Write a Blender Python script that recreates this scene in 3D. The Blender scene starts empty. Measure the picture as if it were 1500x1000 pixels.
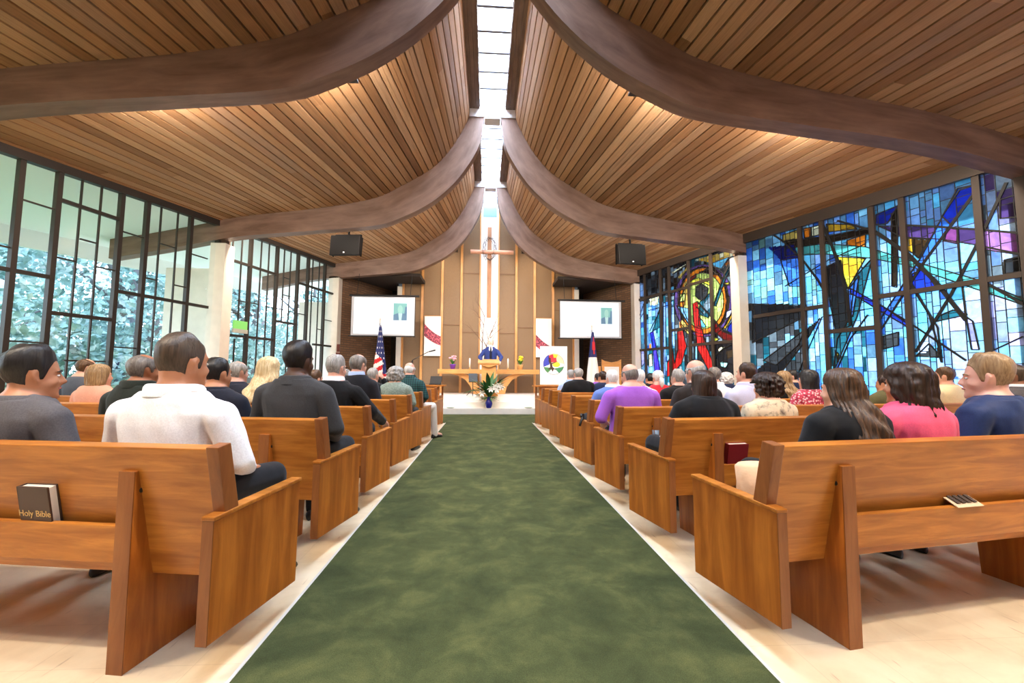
import bpy, bmesh, math, random
import numpy as np
from mathutils import Vector, Matrix, noise
random.seed(7)
sc = bpy.context.scene
COL = sc.collection
PI = math.pi
R = math.radians

# ------------------------------------------------------------------ camera
F = 620.0
CAM = np.array([-.0875, 0, 1.145])
ROLL = R(.35)
_vx, _vy = 712-750, 548.4-500
_cr, _sr = math.cos(ROLL), math.sin(ROLL)
_ux, _uy = _vx*_cr+_vy*_sr, -_vx*_sr+_vy*_cr
YAW = math.atan(-_ux/F); PITCH = math.atan(_uy*math.cos(YAW)/F)
FW = np.array([math.sin(YAW)*math.cos(PITCH), math.cos(YAW)*math.cos(PITCH), math.sin(PITCH)])
_r0 = np.array([math.cos(YAW), -math.sin(YAW), 0]); _u0 = np.cross(_r0, FW)
RT = _r0*_cr+_u0*_sr; UP = _u0*_cr-_r0*_sr
cam = bpy.data.cameras.new('camera'); camo = bpy.data.objects.new('camera', cam); COL.objects.link(camo)
cam.sensor_width = 36; cam.lens = F/1500*36; cam.clip_start = .02; cam.clip_end = 400
M4 = Matrix.Identity(4)
for i in range(3):
    M4[i][0] = RT[i]; M4[i][1] = UP[i]; M4[i][2] = -FW[i]; M4[i][3] = CAM[i]
camo.matrix_world = M4
sc.camera = camo

# ------------------------------------------------------------------ world, exposure, lamps
sc.view_settings.view_transform = 'Standard'; sc.view_settings.look = 'None'
sc.view_settings.gamma = 1; sc.view_settings.use_curve_mapping = False
sc.view_settings.exposure = 0.5
w = bpy.data.worlds.new('sky'); sc.world = w; w.use_nodes = True
wn = w.node_tree; wn.nodes.clear()
wo = wn.nodes.new('ShaderNodeOutputWorld'); wb = wn.nodes.new('ShaderNodeBackground')
wr = wn.nodes.new('ShaderNodeValToRGB'); wt = wn.nodes.new('ShaderNodeTexCoord'); ws = wn.nodes.new('ShaderNodeSeparateXYZ')
wn.links.new(wt.outputs['Generated'], ws.inputs[0]); wn.links.new(ws.outputs['Z'], wr.inputs[0])
wr.color_ramp.elements[0].position = .0; wr.color_ramp.elements[0].color = (.80, .90, 1, 1)
wr.color_ramp.elements[1].position = .6; wr.color_ramp.elements[1].color = (.62, .80, 1, 1)
wn.links.new(wr.outputs[0], wb.inputs[0]); wb.inputs[1].default_value = 4.4
wn.links.new(wb.outputs[0], wo.inputs[0])

WARM = (1, .85, .68); NEUT = (1, .9, .78)
def lamp_area(loc, rot, sx, sy, power, col):
    l = bpy.data.lights.new('strip_light', 'AREA'); l.shape = 'RECTANGLE'; l.size = sx; l.size_y = sy
    l.energy = power; l.color = col
    o = bpy.data.objects.new('strip_light', l); o.location = loc; o.rotation_euler = rot; COL.objects.link(o)
    return o
BEAMS_Y = (.45, 5.0, 9.55, 13.8)
# strip lights fixed to the front side of every beam (housings are built with the beams), and a bank over the chancel
_sk = lamp_area((0, 5.55, 7.62), (0, 0, 0), .58, 19.2, 1750, (.66, .79, 1))   # daylight entering through the ridge skylight
_sk.name = 'skylight_daylight'; _sk.rotation_euler = (math.atan(.06), 0, 0)
STRIPS = []
for yb, p in ((-3.2, 10), (.45, 120), (5.0, 72), (9.55, 62)):
    for s in (-1, 1):
        STRIPS.append((s*3.25, yb+.26, p)); STRIPS.append((s*5.35, yb+.26, p*.8))
CHANCEL = [(-1.5, 14.12, 16), (1.5, 14.12, 16)]
SPOTS = [(-2.2, 9.9, 360), (2.2, 9.9, 360)]       # spot cans behind the second beam, aimed at the chancel
UPLIGHTS = [(s*x, y, p) for y, p in ((5.0, 50), (9.55, 50)) for s in (-1, 1) for x in (2.2, 4.3)]

# ------------------------------------------------------------------ pixel helpers (photo frame 1500 x 1000)
def ray(x, y): return FW+RT*((x-750)/F)+UP*((500-y)/F)
def atY(x, y, Y): d = ray(x, y); return CAM+d*((Y-CAM[1])/d[1])
def atZ(x, y, z): d = ray(x, y); return CAM+d*((z-CAM[2])/d[2])
def atP(x, y, p, n): d = ray(x, y); n = np.array(n); return CAM+d*(((np.array(p)-CAM)@n)/(d@n))
def proj(p):
    v = np.array(p)-CAM; Z = v@FW
    return 750+F*(v@RT)/Z, 500-F*(v@UP)/Z

# ------------------------------------------------------------------ materials
def srgb(r, g, b):
    f = lambda c: (c/255/12.92 if c/255 <= .04045 else ((c/255+.055)/1.055)**2.4)
    return (f(r), f(g), f(b), 1)
MATS = {}
def nodes(name):
    m = bpy.data.materials.new(name); m.use_nodes = True
    nt = m.node_tree; b = nt.nodes['Principled BSDF']
    return m, nt, b
def ramp(nt, stops, interp='LINEAR'):
    r = nt.nodes.new('ShaderNodeValToRGB'); cr = r.color_ramp; cr.interpolation = interp
    while len(cr.elements) < len(stops): cr.elements.new(.5)
    for e, (p, c) in zip(cr.elements, stops): e.position = p; e.color = c
    return r
def coords(nt, scale=(1, 1, 1), kind='Object', rot=(0, 0, 0)):
    t = nt.nodes.new('ShaderNodeTexCoord'); mp = nt.nodes.new('ShaderNodeMapping')
    mp.inputs['Scale'].default_value = scale; mp.inputs['Rotation'].default_value = rot
    nt.links.new(t.outputs[kind], mp.inputs[0]); return mp.outputs[0]
def noise_n(nt, vec, scale=5, detail=3, rough=.5, dist=0):
    n = nt.nodes.new('ShaderNodeTexNoise'); n.inputs['Scale'].default_value = scale; n.inputs['Detail'].default_value = detail
    n.inputs['Roughness'].default_value = rough; n.inputs['Distortion'].default_value = dist
    nt.links.new(vec, n.inputs['Vector']); return n.outputs['Fac']
def bump(nt, b, fac, strength=.2, dist=.01):
    bp = nt.nodes.new('ShaderNodeBump'); bp.inputs['Strength'].default_value = strength; bp.inputs['Distance'].default_value = dist
    nt.links.new(fac, bp.inputs['Height']); nt.links.new(bp.outputs[0], b.inputs['Normal'])
def plain(name, c, rough=.6, metal=0, spec=.5, emit=0, var=0, bscale=0, bstr=.15):
    if name in MATS: return MATS[name]
    m, nt, b = nodes(name)
    b.inputs['Base Color'].default_value = c; b.inputs['Roughness'].default_value = rough; b.inputs['Metallic'].default_value = metal
    b.inputs['Specular IOR Level'].default_value = spec
    if emit: b.inputs['Emission Color'].default_value = c; b.inputs['Emission Strength'].default_value = emit; b.inputs['Base Color'].default_value = tuple(x*.25 for x in c[:3])+(1,)
    if var:
        v = noise_n(nt, coords(nt), 6, 4)
        r = ramp(nt, [(.25, tuple(x*(1-var) for x in c[:3])+(1,)), (.75, tuple(min(1, x*(1+var)) for x in c[:3])+(1,))])
        nt.links.new(v, r.inputs[0]); nt.links.new(r.outputs[0], b.inputs['Base Color'])
    if bscale: bump(nt, b, noise_n(nt, coords(nt), bscale, 3), bstr, .02)
    MATS[name] = m; return m
def wood(name, c1, c2, grain=(1, 14, 14), rough=.4, scale=2.2, kind='Object', spec=.4, c3=None):
    if name in MATS: return MATS[name]
    m, nt, b = nodes(name)
    v = coords(nt, grain, kind)
    n = noise_n(nt, v, scale, 6, .62, .6)
    st = [(.3, c1), (.7, c2)] if c3 is None else [(.22, c3), (.42, c1), (.72, c2)]
    r = ramp(nt, st); nt.links.new(n, r.inputs[0])
    big = noise_n(nt, coords(nt, (1.3, 1.3, 1.3), kind), 2.0, 3)
    mx = nt.nodes.new('ShaderNodeMix'); mx.data_type = 'RGBA'; mx.blend_type = 'MULTIPLY'; mx.inputs[0].default_value = .55
    r2 = ramp(nt, [(.3, (.72, .68, .62, 1)), (.7, (1.1, 1.08, 1.05, 1))]); nt.links.new(big, r2.inputs[0])
    nt.links.new(r.outputs[0], mx.inputs[6]); nt.links.new(r2.outputs[0], mx.inputs[7]); nt.links.new(mx.outputs[2], b.inputs['Base Color'])
    b.inputs['Roughness'].default_value = rough; b.inputs['Specular IOR Level'].default_value = spec
    bump(nt, b, n, .06, .004)
    MATS[name] = m; return m
def plank_mat(name, cols, seed=0.):
    # UV: x = plank number, y = metres along the plank
    m, nt, b = nodes(name)
    t = nt.nodes.new('ShaderNodeTexCoord'); sp = nt.nodes.new('ShaderNodeSeparateXYZ'); nt.links.new(t.outputs['UV'], sp.inputs[0])
    fl = nt.nodes.new('ShaderNodeMath'); fl.operation = 'FLOOR'; nt.links.new(sp.outputs[0], fl.inputs[0])
    # board lengths: offset the run by a value of the plank, floor it
    wn1 = nt.nodes.new('ShaderNodeTexWhiteNoise'); wn1.noise_dimensions = '1D'; nt.links.new(fl.outputs[0], wn1.inputs['W'])
    ad = nt.nodes.new('ShaderNodeMath'); ad.operation = 'MULTIPLY_ADD'; ad.inputs[1].default_value = 7.3
    nt.links.new(wn1.outputs['Value'], ad.inputs[0])
    dv = nt.nodes.new('ShaderNodeMath'); dv.operation = 'DIVIDE'; dv.inputs[1].default_value = 8.5; nt.links.new(sp.outputs[1], dv.inputs[0])
    nt.links.new(dv.outputs[0], ad.inputs[2])
    fl2 = nt.nodes.new('ShaderNodeMath'); fl2.operation = 'FLOOR'; nt.links.new(ad.outputs[0], fl2.inputs[0])
    cb = nt.nodes.new('ShaderNodeCombineXYZ'); nt.links.new(fl.outputs[0], cb.inputs[0]); nt.links.new(fl2.outputs[0], cb.inputs[1])
    wn2 = nt.nodes.new('ShaderNodeTexWhiteNoise'); wn2.noise_dimensions = '2D'; nt.links.new(cb.outputs[0], wn2.inputs['Vector'])
    r = ramp(nt, [(i/(len(cols)-1), c) for i, c in enumerate(cols)]); nt.links.new(wn2.outputs['Value'], r.inputs[0])
    mp = nt.nodes.new('ShaderNodeMapping'); mp.inputs['Scale'].default_value = (9, 1.1, 1); nt.links.new(t.outputs['UV'], mp.inputs[0])
    n = noise_n(nt, mp.outputs[0], 1.6, 6, .65, .5)
    r2 = ramp(nt, [(.3, (.74, .70, .66, 1)), (.7, (1.12, 1.1, 1.08, 1))]); nt.links.new(n, r2.inputs[0])
    mx = nt.nodes.new('ShaderNodeMix'); mx.data_type = 'RGBA'; mx.blend_type = 'MULTIPLY'; mx.inputs[0].default_value = .9
    nt.links.new(r.outputs[0], mx.inputs[6]); nt.links.new(r2.outputs[0], mx.inputs[7]); nt.links.new(mx.outputs[2], b.inputs['Base Color'])
    b.inputs['Roughness'].default_value = .6; b.inputs['Specular IOR Level'].default_value = .25
    MATS[name] = m; return m

# ------------------------------------------------------------------ mesh builder
class MB:
    def __init__(s): s.v = []; s.f = []; s.m = []; s.uv = {}
    def add(s, vs, fs, mi=0):
        b = len(s.v); s.v += [tuple(map(float, p)) for p in vs]
        for f in fs: s.f.append(tuple(b+i for i in f)); s.m.append(mi)
        return s
    def box(s, c, d, mi=0, rot=None):
        vs = []
        for x in (-.5, .5):
            for y in (-.5, .5):
                for z in (-.5, .5):
                    p = Vector((x*d[0], y*d[1], z*d[2]))
                    if rot is not None: p = rot @ p
                    vs.append((p.x+c[0], p.y+c[1], p.z+c[2]))
        return s.add(vs, [(0, 1, 3, 2), (4, 6, 7, 5), (0, 4, 5, 1), (2, 3, 7, 6), (0, 2, 6, 4), (1, 5, 7, 3)], mi)
    def prism(s, poly, axis, a, b, mi=0):
        # poly of 2-D points in the plane normal to axis, from a to b
        def P(q, t): return {'x': (t, q[0], q[1]), 'y': (q[0], t, q[1]), 'z': (q[0], q[1], t)}[axis]
        n = len(poly); vs = [P(q, a) for q in poly]+[P(q, b) for q in poly]
        fs = [tuple(range(n))[::-1], tuple(range(n, 2*n))]+[(i, (i+1) % n, n+(i+1) % n, n+i) for i in range(n)]
        return s.add(vs, fs, mi)
    def loft(s, rings, mi=0, cap=True, closed=True):
        n = len(rings[0]); b = len(s.v); vs = [p for r in rings for p in r]; fs = []
        for i in range(len(rings)-1):
            for j in range(n if closed else n-1):
                fs.append((i*n+j, i*n+(j+1) % n, (i+1)*n+(j+1) % n, (i+1)*n+j))
        if cap and closed: fs += [tuple(range(n))[::-1], tuple((len(rings)-1)*n+j for j in range(n))]
        return s.add(vs, fs, mi)
    def tube(s, pts, r, n=8, mi=0):
        pts = [Vector(p) for p in pts]; rr = r if isinstance(r, (list, tuple)) else [r]*len(pts); rings = []
        up = None
        for i, p in enumerate(pts):
            t = (pts[min(i+1, len(pts)-1)]-pts[max(i-1, 0)]).normalized()
            if up is None:
                up = Vector((0, 0, 1)) if abs(t.z) < .9 else Vector((1, 0, 0))
            a = t.cross(up).normalized(); bb = a.cross(t).normalized(); up = bb
            rings.append([p+a*(math.cos(2*PI*k/n)*rr[i])+bb*(math.sin(2*PI*k/n)*rr[i]) for k in range(n)])
        return s.loft(rings, mi)
    def caps(s, pts, rr, n=10, mi=0):
        """chain of tapered round-ended limbs (closed pieces, later fused)"""
        pts = [Vector(p) for p in pts]
        for i in range(len(pts)-1):
            a, b = pts[i], pts[i+1]; ra, rb = rr[i], rr[i+1]; d = b-a; L = d.length
            if L < 1e-5: continue
            t = d/L; u = Vector((0, 0, 1)) if abs(t.z) < .9 else Vector((1, 0, 0))
            x = t.cross(u).normalized(); y = x.cross(t); rings = []
            for k in range(1, 4): an = -PI/2+k*PI/8; rings.append((a+t*(math.sin(an)*ra), math.cos(an)*ra))
            rings.append((a, ra)); rings.append((b, rb))
            for k in range(1, 4): an = k*PI/8; rings.append((b+t*(math.sin(an)*rb), math.cos(an)*rb))
            s.loft([[c+x*(math.cos(2*PI*j/n)*q)+y*(math.sin(2*PI*j/n)*q) for j in range(n)] for c, q in rings], mi)
        return s
    def ball(s, c, r, n=12, m=8, mi=0):
        if not isinstance(r, (list, tuple)): r = (r, r, r)
        rings = [[(c[0]+r[0]*math.sin(PI*i/m)*math.cos(2*PI*j/n), c[1]+r[1]*math.sin(PI*i/m)*math.sin(2*PI*j/n), c[2]-r[2]*math.cos(PI*i/m)) for j in range(n)] for i in range(1, m)]
        return s.loft(rings, mi)
    def lathe(s, prof, c=(0, 0, 0), n=16, mi=0):
        return s.loft([[(c[0]+r*math.cos(2*PI*j/n), c[1]+r*math.sin(2*PI*j/n), c[2]+z) for j in range(n)] for r, z in prof], mi)
    def mesh(s, name):
        me = bpy.data.meshes.new(name); me.from_pydata(s.v, [], s.f); me.polygons.foreach_set('material_index', s.m)
        return me
    def build(s, name, mats, parent=None, loc=(0, 0, 0), rotz=0, smooth=False, bev=0, fix=True):
        me = s.mesh(name)
        for m in (mats if isinstance(mats, (list, tuple)) else [mats]): me.materials.append(m)
        if fix:
            bm = bmesh.new(); bm.from_mesh(me); bmesh.ops.recalc_face_normals(bm, faces=bm.faces)
            if bev: bmesh.ops.bevel(bm, geom=[e for e in bm.edges if len(e.link_faces) == 2 and e.calc_face_angle(0) > .6], offset=bev, segments=2, affect='EDGES', profile=.6, clamp_overlap=True)
            bm.to_mesh(me); bm.free()
        if smooth: me.polygons.foreach_set('use_smooth', [True]*len(me.polygons))
        me.update(); o = bpy.data.objects.new(name, me); COL.objects.link(o)
        o.location = loc; o.rotation_euler = (0, 0, rotz)
        if parent is not None: o.parent = parent
        return o
def tag(o, label=None, cat=None, group=None, kind=None):
    if label: o['label'] = label
    if cat: o['category'] = cat
    if group: o['group'] = group
    if kind: o['kind'] = kind
    return o
def thing(name, label, cat, loc=(0, 0, 0), rotz=0, group=None):
    o = bpy.data.objects.new(name, None); o.empty_display_size = .1; COL.objects.link(o)
    o.location = loc; o.rotation_euler = (0, 0, rotz)
    return tag(o, label, cat, group)
def kids(o): return [c for c in bpy.data.objects if c.parent == o]
def copy_tree(o, ch, parent=None):
    c = o.copy(); COL.objects.link(c)
    if parent is not None: c.parent = parent
    for k in ch.get(o.name, []): copy_tree(k, ch, c)
    return c
def child_map():
    d = {}
    for o in bpy.data.objects:
        if o.parent: d.setdefault(o.parent.name, []).append(o)
    return d

# ================================================================== THE SETTING
WALLM = plain('white_plaster', srgb(226, 220, 210), .7, var=.05)
BEAMM = wood('laminated_beam', srgb(104, 80, 68), srgb(138, 112, 100), (6, 1, 1), .42, 1.4, 'UV', .35)
PLANK = plank_mat('ceiling_planks', [srgb(122, 88, 58), srgb(166, 126, 88), srgb(142, 104, 71), srgb(178, 142, 106), srgb(150, 118, 92)])
SOFFIT = plain('outer_soffit_glare', srgb(225, 235, 228), .7)  # overexposed daylight on the left eave is put into this mint colour
STEEL = plain('dark_bronze_frame', srgb(52, 46, 42), .5, .3)
GREYW = plain('tie_plate_paint', srgb(200, 198, 200), .5)

def xw(y): return 7.07-.2352*(y-5)       # half width of the room at y
UPP = [(10.6, 3.55), (8.4, 3.97), (7.0, 4.22), (5.6, 4.56), (3.85, 4.82), (2.66, 5.08), (2.03, 5.40), (1.41, 5.80), (.97, 6.28), (.66, 6.83), (.55, 7.1), (.53, 7.34)]
LOW = [(10.6, 3.10), (8.4, 3.54), (7.0, 3.82), (5.6, 4.12), (3.9, 4.31), (2.6, 4.46), (2.03, 4.66), (1.40, 5.01), (.90, 5.46), (.53, 5.97), (.30, 6.44), (.21, 7.0), (.20, 7.30)]
def dense(p, per=6):
    P = np.array(p); out = []
    for i in range(len(P)-1):
        p0, p1, p2, p3 = P[max(i-1, 0)], P[i], P[i+1], P[min(i+2, len(P)-1)]
        for k in range(per):
            t = k/per; out.append(.5*((2*p1)+(-p0+p2)*t+(2*p0-5*p1+4*p2-p3)*t*t+(-p0+3*p1-3*p2+p3)*t**3))
    out.append(P[-1]); return np.array(out)
UD, LD = dense(UPP), dense(LOW)
def rise(z, y): t = min(1, max(0, (z-5)/2.3)); return z+.06*(y-9.55)*t*t*(3-2*t)
def prof(D, y, xmax):
    q = [(x, rise(z, y)) for x, z in D if x < xmax-1e-4]
    zx = np.interp(xmax, D[::-1, 0], D[::-1, 1]); return [(xmax, rise(zx, y))]+q
def ceil_z(x, y): return rise(float(np.interp(abs(x), UD[::-1, 0], UD[::-1, 1])), y)

# floor, carpet, platform
def floor_mat():
    m, nt, b = nodes('vinyl_floor')
    v = coords(nt); n = noise_n(nt, v, 2.5, 6, .6, .4)
    r = ramp(nt, [(.3, srgb(206, 182, 146)), (.55, srgb(228, 208, 174)), (.8, srgb(236, 220, 192))]); nt.links.new(n, r.inputs[0])
    n2 = noise_n(nt, coords(nt, (26, 3.5, 1), rot=(0, 0, .6)), 1.2, 3)
    r2 = ramp(nt, [(.26, srgb(150, 122, 94)), (.33, (1, 1, 1, 1))]); nt.links.new(n2, r2.inputs[0])
    mx = nt.nodes.new('ShaderNodeMix'); mx.data_type = 'RGBA'; mx.blend_type = 'MULTIPLY'; mx.inputs[0].default_value = .5
    nt.links.new(r.outputs[0], mx.inputs[6]); nt.links.new(r2.outputs[0], mx.inputs[7])
    bk = nt.nodes.new('ShaderNodeTexBrick'); bk.offset = 0; bk.inputs['Scale'].default_value = 1; bk.inputs['Brick Width'].default_value = .305; bk.inputs['Row Height'].default_value = .305
    bk.inputs['Mortar Size'].default_value = .002; bk.inputs['Color1'].default_value = bk.inputs['Color2'].default_value = (1, 1, 1, 1); bk.inputs['Mortar'].default_value = (.8, .78, .74, 1)
    nt.links.new(v, bk.inputs['Vector'])
    m2 = nt.nodes.new('ShaderNodeMix'); m2.data_type = 'RGBA'; m2.blend_type = 'MULTIPLY'; m2.inputs[0].default_value = .6
    nt.links.new(mx.outputs[2], m2.inputs[6]); nt.links.new(bk.outputs[0], m2.inputs[7]); nt.links.new(m2.outputs[2], b.inputs['Base Color'])
    b.inputs['Roughness'].default_value = .28; b.inputs['Specular IOR Level'].default_value = .4
    return m
def carpet_mat():
    m, nt, b = nodes('green_carpet')
    n = noise_n(nt, coords(nt), 3.6, 6, .65, .3); n2 = noise_n(nt, coords(nt), 260, 2)
    r = ramp(nt, [(.28, srgb(56, 62, 38)), (.5, srgb(70, 76, 46)), (.72, srgb(94, 97, 58))]); nt.links.new(n, r.inputs[0])
    r2 = ramp(nt, [(.3, (.62, .62, .62, 1)), (.7, (1.2, 1.2, 1.2, 1))]); nt.links.new(n2, r2.inputs[0])
    mx = nt.nodes.new('ShaderNodeMix'); mx.data_type = 'RGBA'; mx.blend_type = 'MULTIPLY'; mx.inputs[0].default_value = .8
    nt.links.new(r.outputs[0], mx.inputs[6]); nt.links.new(r2.outputs[0], mx.inputs[7]); nt.links.new(mx.outputs[2], b.inputs['Base Color'])
    b.inputs['Roughness'].default_value = .95; b.inputs['Specular IOR Level'].default_value = .1
    bump(nt, b, n2, .5, .004)
    return m
fl = MB()
pl = [(-xw(-4.1), -4.1), (xw(-4.1), -4.1), (xw(16.6), 16.6), (-xw(16.6), 16.6)]
fl.prism(pl, 'z', -.1, 0)
tag(fl.build('floor', floor_mat()), 'pale beige vinyl floor under the pews', 'floor', kind='structure')
cp = MB(); cp.prism([(-1.015, -3), (1.015, -3), (1.015, 10.15), (4.6, 10.9), (4.6, 12.25), (-4.6, 12.25), (-4.6, 10.9), (-1.015, 10.15)], 'z', 0, .012)
tag(cp.build('carpet', carpet_mat()), 'long green carpet runner down the centre aisle', 'carpet')
tr = MB()
for s in (-1, 1): tr.box((s*1.022, 3.57, .007), (.014, 13.1, .014))
tag(tr.build('trim_1', plain('carpet_edging', srgb(205, 200, 190), .5)), 'pale edging strips along the aisle carpet', 'edging', kind='structure')
pm = plain('platform_white', srgb(240, 232, 220), .45, var=.03)
pr = plain('platform_riser', srgb(196, 196, 194), .6, var=.05)
pf = MB(); xs = 4.5
pf.box((0, 14.42, .0875), (2*xs, 4.3, .175), 0); pf.box((0, 14.6, .25), (2*xs-.4, 3.9, .15), 0); pf.box((0, 14.78, .41), (2*xs-.8, 3.5, .17), 0)
pf.box((0, 12.262, .0855), (2*xs, .012, .17), 1)
tag(pf.build('platform', [pm, pr]), 'white stepped chancel platform at the end of the aisle', 'platform', kind='structure')
PZ = .495

# ceilings: lofted planks with real grooves, one mesh per side
def ceiling_side(s):
    mb = MB(); uvs = []
    ys = [-4.1, .45, 5.0, 9.55, 13.8, 15.2]; pw = .158
    # plank edges from arc length at y = 5, shared fractions elsewhere so boards fan with the room
    def pts(y, over=0):
        q = prof(UD, y, xw(y)+over)[::-1]; P = np.array(q); L = np.r_[0, np.cumsum(np.linalg.norm(np.diff(P, axis=0), axis=1))]; return P, L
    P5, L5 = pts(5.0); n = int(L5[-1]/pw); g = .085
    fr = []
    for i in range(n): fr += [(i+g*.5)/n, (i+1-g*.5)/n]
    cross = []
    for y in ys:
        P, L = pts(y); row = []
        for i in range(n):
            for k, t in enumerate([(i+g)/n, (i+.5)/n, (i+1-g)/n]):
                d = t*L[-1]; row.append((np.interp(d, L, P[:, 0]), np.interp(d, L, P[:, 1]), 0))
            d = (i+1)/n*L[-1]; row.append((np.interp(d, L, P[:, 0]), np.interp(d, L, P[:, 1]), .045))
        # groove points pushed up/out along the normal
        out = []
        for j, (x, z, gd) in enumerate(row):
            a, b = row[max(j-1, 0)], row[min(j+1, len(row)-1)]; tx, tz = b[0]-a[0], b[1]-a[1]; l = math.hypot(tx, tz) or 1
            nx, nz = -tz/l, tx/l
            if nz < 0 and abs(nx) < .99: nx, nz = -nx, -nz
            if gd: x += nx*gd; z += nz*gd
            out.append((s*x, y, z))
        cross.append(out)
    m = len(cross[0])
    for a in range(len(ys)-1):
        for j in range(m-1):
            mb.f.append((a*m+j, a*m+j+1, (a+1)*m+j+1, (a+1)*m+j)); mb.m.append(0)
            u0 = (j//4)+{0: .15, 1: .5, 2: .85, 3: .999}[j % 4]; u1 = (j//4)+{0: .5, 1: .85, 2: .999, 3: 1.15}[j % 4]
            uvs += [(u0+s*40+80, ys[a]), (u1+s*40+80, ys[a]), (u1+s*40+80, ys[a+1]), (u0+s*40+80, ys[a+1])]
    mb.v = [p for r in cross for p in r]
    o = mb.build('ceiling', PLANK, fix=False)
    uv = o.data.uv_layers.new(name='UVMap'); uv.data.foreach_set('uv', [c for p in uvs for c in p])
    # roof deck just above, so no light leaks through the boards
    return o
for s, nm in ((-1, 'left'), (1, 'right')):
    c = ceiling_side(s); c.name = 'ceiling_'+nm; tag(c, 'curved wood plank ceiling over the %s pews' % nm, 'ceiling', kind='structure')
    dk = MB()
    ys = [-4.1, .45, 5, 9.55, 13.8, 15.2]; D = UD.copy(); rings = []
    for y in ys:
        P = np.array(prof(D, y, xw(y))); L = np.r_[0, np.cumsum(np.linalg.norm(np.diff(P, axis=0), axis=1))]; tt = np.linspace(0, L[-1], 60); rings.append([(s*(x+.03), y, z+.06) for x, z in zip(np.interp(tt, L, P[:, 0]), np.interp(tt, L, P[:, 1]))])
    dk.loft(rings, cap=False, closed=False)
    # pale eave continuing outside, over the window heads
    d2 = MB(); rings = []
    for y in np.linspace(-4.1, 16.2, 9):
        xa = xw(y)+.06; ev = 2.6 if s < 0 else .9; xs_ = [xa, xa+ev*.5, xa+ev]; rings.append([(s*x, y, float(np.interp(x, UD[::-1, 0], UD[::-1, 1]))) for x in xs_]+[(s*(xa+ev), y, float(np.interp(xa+ev, UD[::-1, 0], UD[::-1, 1]))-.35), (s*(xa+ev+.1), y, float(np.interp(xa+ev, UD[::-1, 0], UD[::-1, 1]))-.35), (s*(xa+ev+.1), y, float(np.interp(xa+ev, UD[::-1, 0], UD[::-1, 1]))+.2), (s*xa, y, float(np.interp(xa, UD[::-1, 0], UD[::-1, 1]))+.2)])
    d2.loft(rings)
    e = d2.build('trim_2' if s < 0 else 'trim_3', SOFFIT if s < 0 else plain('white_soffit_paint', srgb(236, 236, 242), .7)); tag(e, 'pale roof eave outside the %s windows' % nm, 'eave', kind='structure')
    de = dk.build('ceiling_deck_'+nm, plain('roof_deck', srgb(70, 60, 50), .9), fix=False); tag(de, 'roof deck over the %s ceiling' % nm, 'roof', kind='structure')

# ridge: long boards either side of the skylight, glazing with bars
rb = MB()
for s in (-1, 1):
    for k in range(3):
        x0, x1 = .54-k*.078, .54-(k+1)*.078+.004
        rb.prism([(s*x0, 0), (s*x1, 0), (s*x1, .04), (s*x0, .04)], 'y', -4.1, 15.2)
    rb.prism([(s*.29, .045), (s*.56, .045), (s*.56, .09), (s*.29, .09)], 'y', -4.1, 15.2)
    rb.prism([(s*.30, 0), (s*.325, 0), (s*.325, .5), (s*.30, .5)], 'y', -4.1, 15.2)
rb.v = [(x, y, rise(7.30, y)+z) for x, y, z in rb.v]
tag(rb.build('trim_4', wood('ridge_board', srgb(86, 66, 52), srgb(116, 92, 74), (14, 1, 14), .6)), 'brown ridge boards either side of the skylight', 'ridge boards', kind='structure')
sk = MB()
for y in np.arange(-4, 15.2, .56): sk.box((0, y, rise(7.30, y)+.20), (.62, .05, .09))
so = sk.build('window_9', plain('skylight_bar', srgb(92, 96, 108), .5)); tag(so, 'long narrow skylight along the roof ridge', 'skylight', kind='structure')
def glass_mat(name, tint=(1, 1, 1, 1), g=.06):
    m = bpy.data.materials.new(name); m.use_nodes = True; nt = m.node_tree; nt.nodes.clear()
    o = nt.nodes.new('ShaderNodeOutputMaterial'); t = nt.nodes.new('ShaderNodeBsdfTransparent'); gl = nt.nodes.new('ShaderNodeBsdfGlossy'); mx = nt.nodes.new('ShaderNodeMixShader')
    t.inputs[0].default_value = tint; gl.inputs['Roughness'].default_value = .03; mx.inputs[0].default_value = g
    nt.links.new(t.outputs[0], mx.inputs[1]); nt.links.new(gl.outputs[0], mx.inputs[2]); nt.links.new(mx.outputs[0], o.inputs[0]); return m
GLASS = glass_mat('clear_glass', (.95, .98, 1, 1), .05)
SKYG = bpy.data.materials.new('diffusing_skylight'); SKYG.use_nodes = True
_n = SKYG.node_tree; _n.nodes.clear(); _o = _n.nodes.new('ShaderNodeOutputMaterial'); _t = _n.nodes.new('ShaderNodeBsdfTransparent'); _d = _n.nodes.new('ShaderNodeBsdfTranslucent'); _x = _n.nodes.new('ShaderNodeMixShader')
_t.inputs[0].default_value = (1, 1, 1, 1); _d.inputs[0].default_value = (.95, .95, .95, 1); _x.inputs[0].default_value = .3
_n.links.new(_t.outputs[0], _x.inputs[1]); _n.links.new(_d.outputs[0], _x.inputs[2]); _n.links.new(_x.outputs[0], _o.inputs[0])
sg = MB(); sg.add([(-.31, -4.1, rise(7.3, -4.1)+.25), (.31, -4.1, rise(7.3, -4.1)+.25), (.31, 15.2, rise(7.3, 15.2)+.25), (-.31, 15.2, rise(7.3, 15.2)+.25)], [(0, 1, 2, 3)])
sg.build('skylight_glass', SKYG, so)

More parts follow.
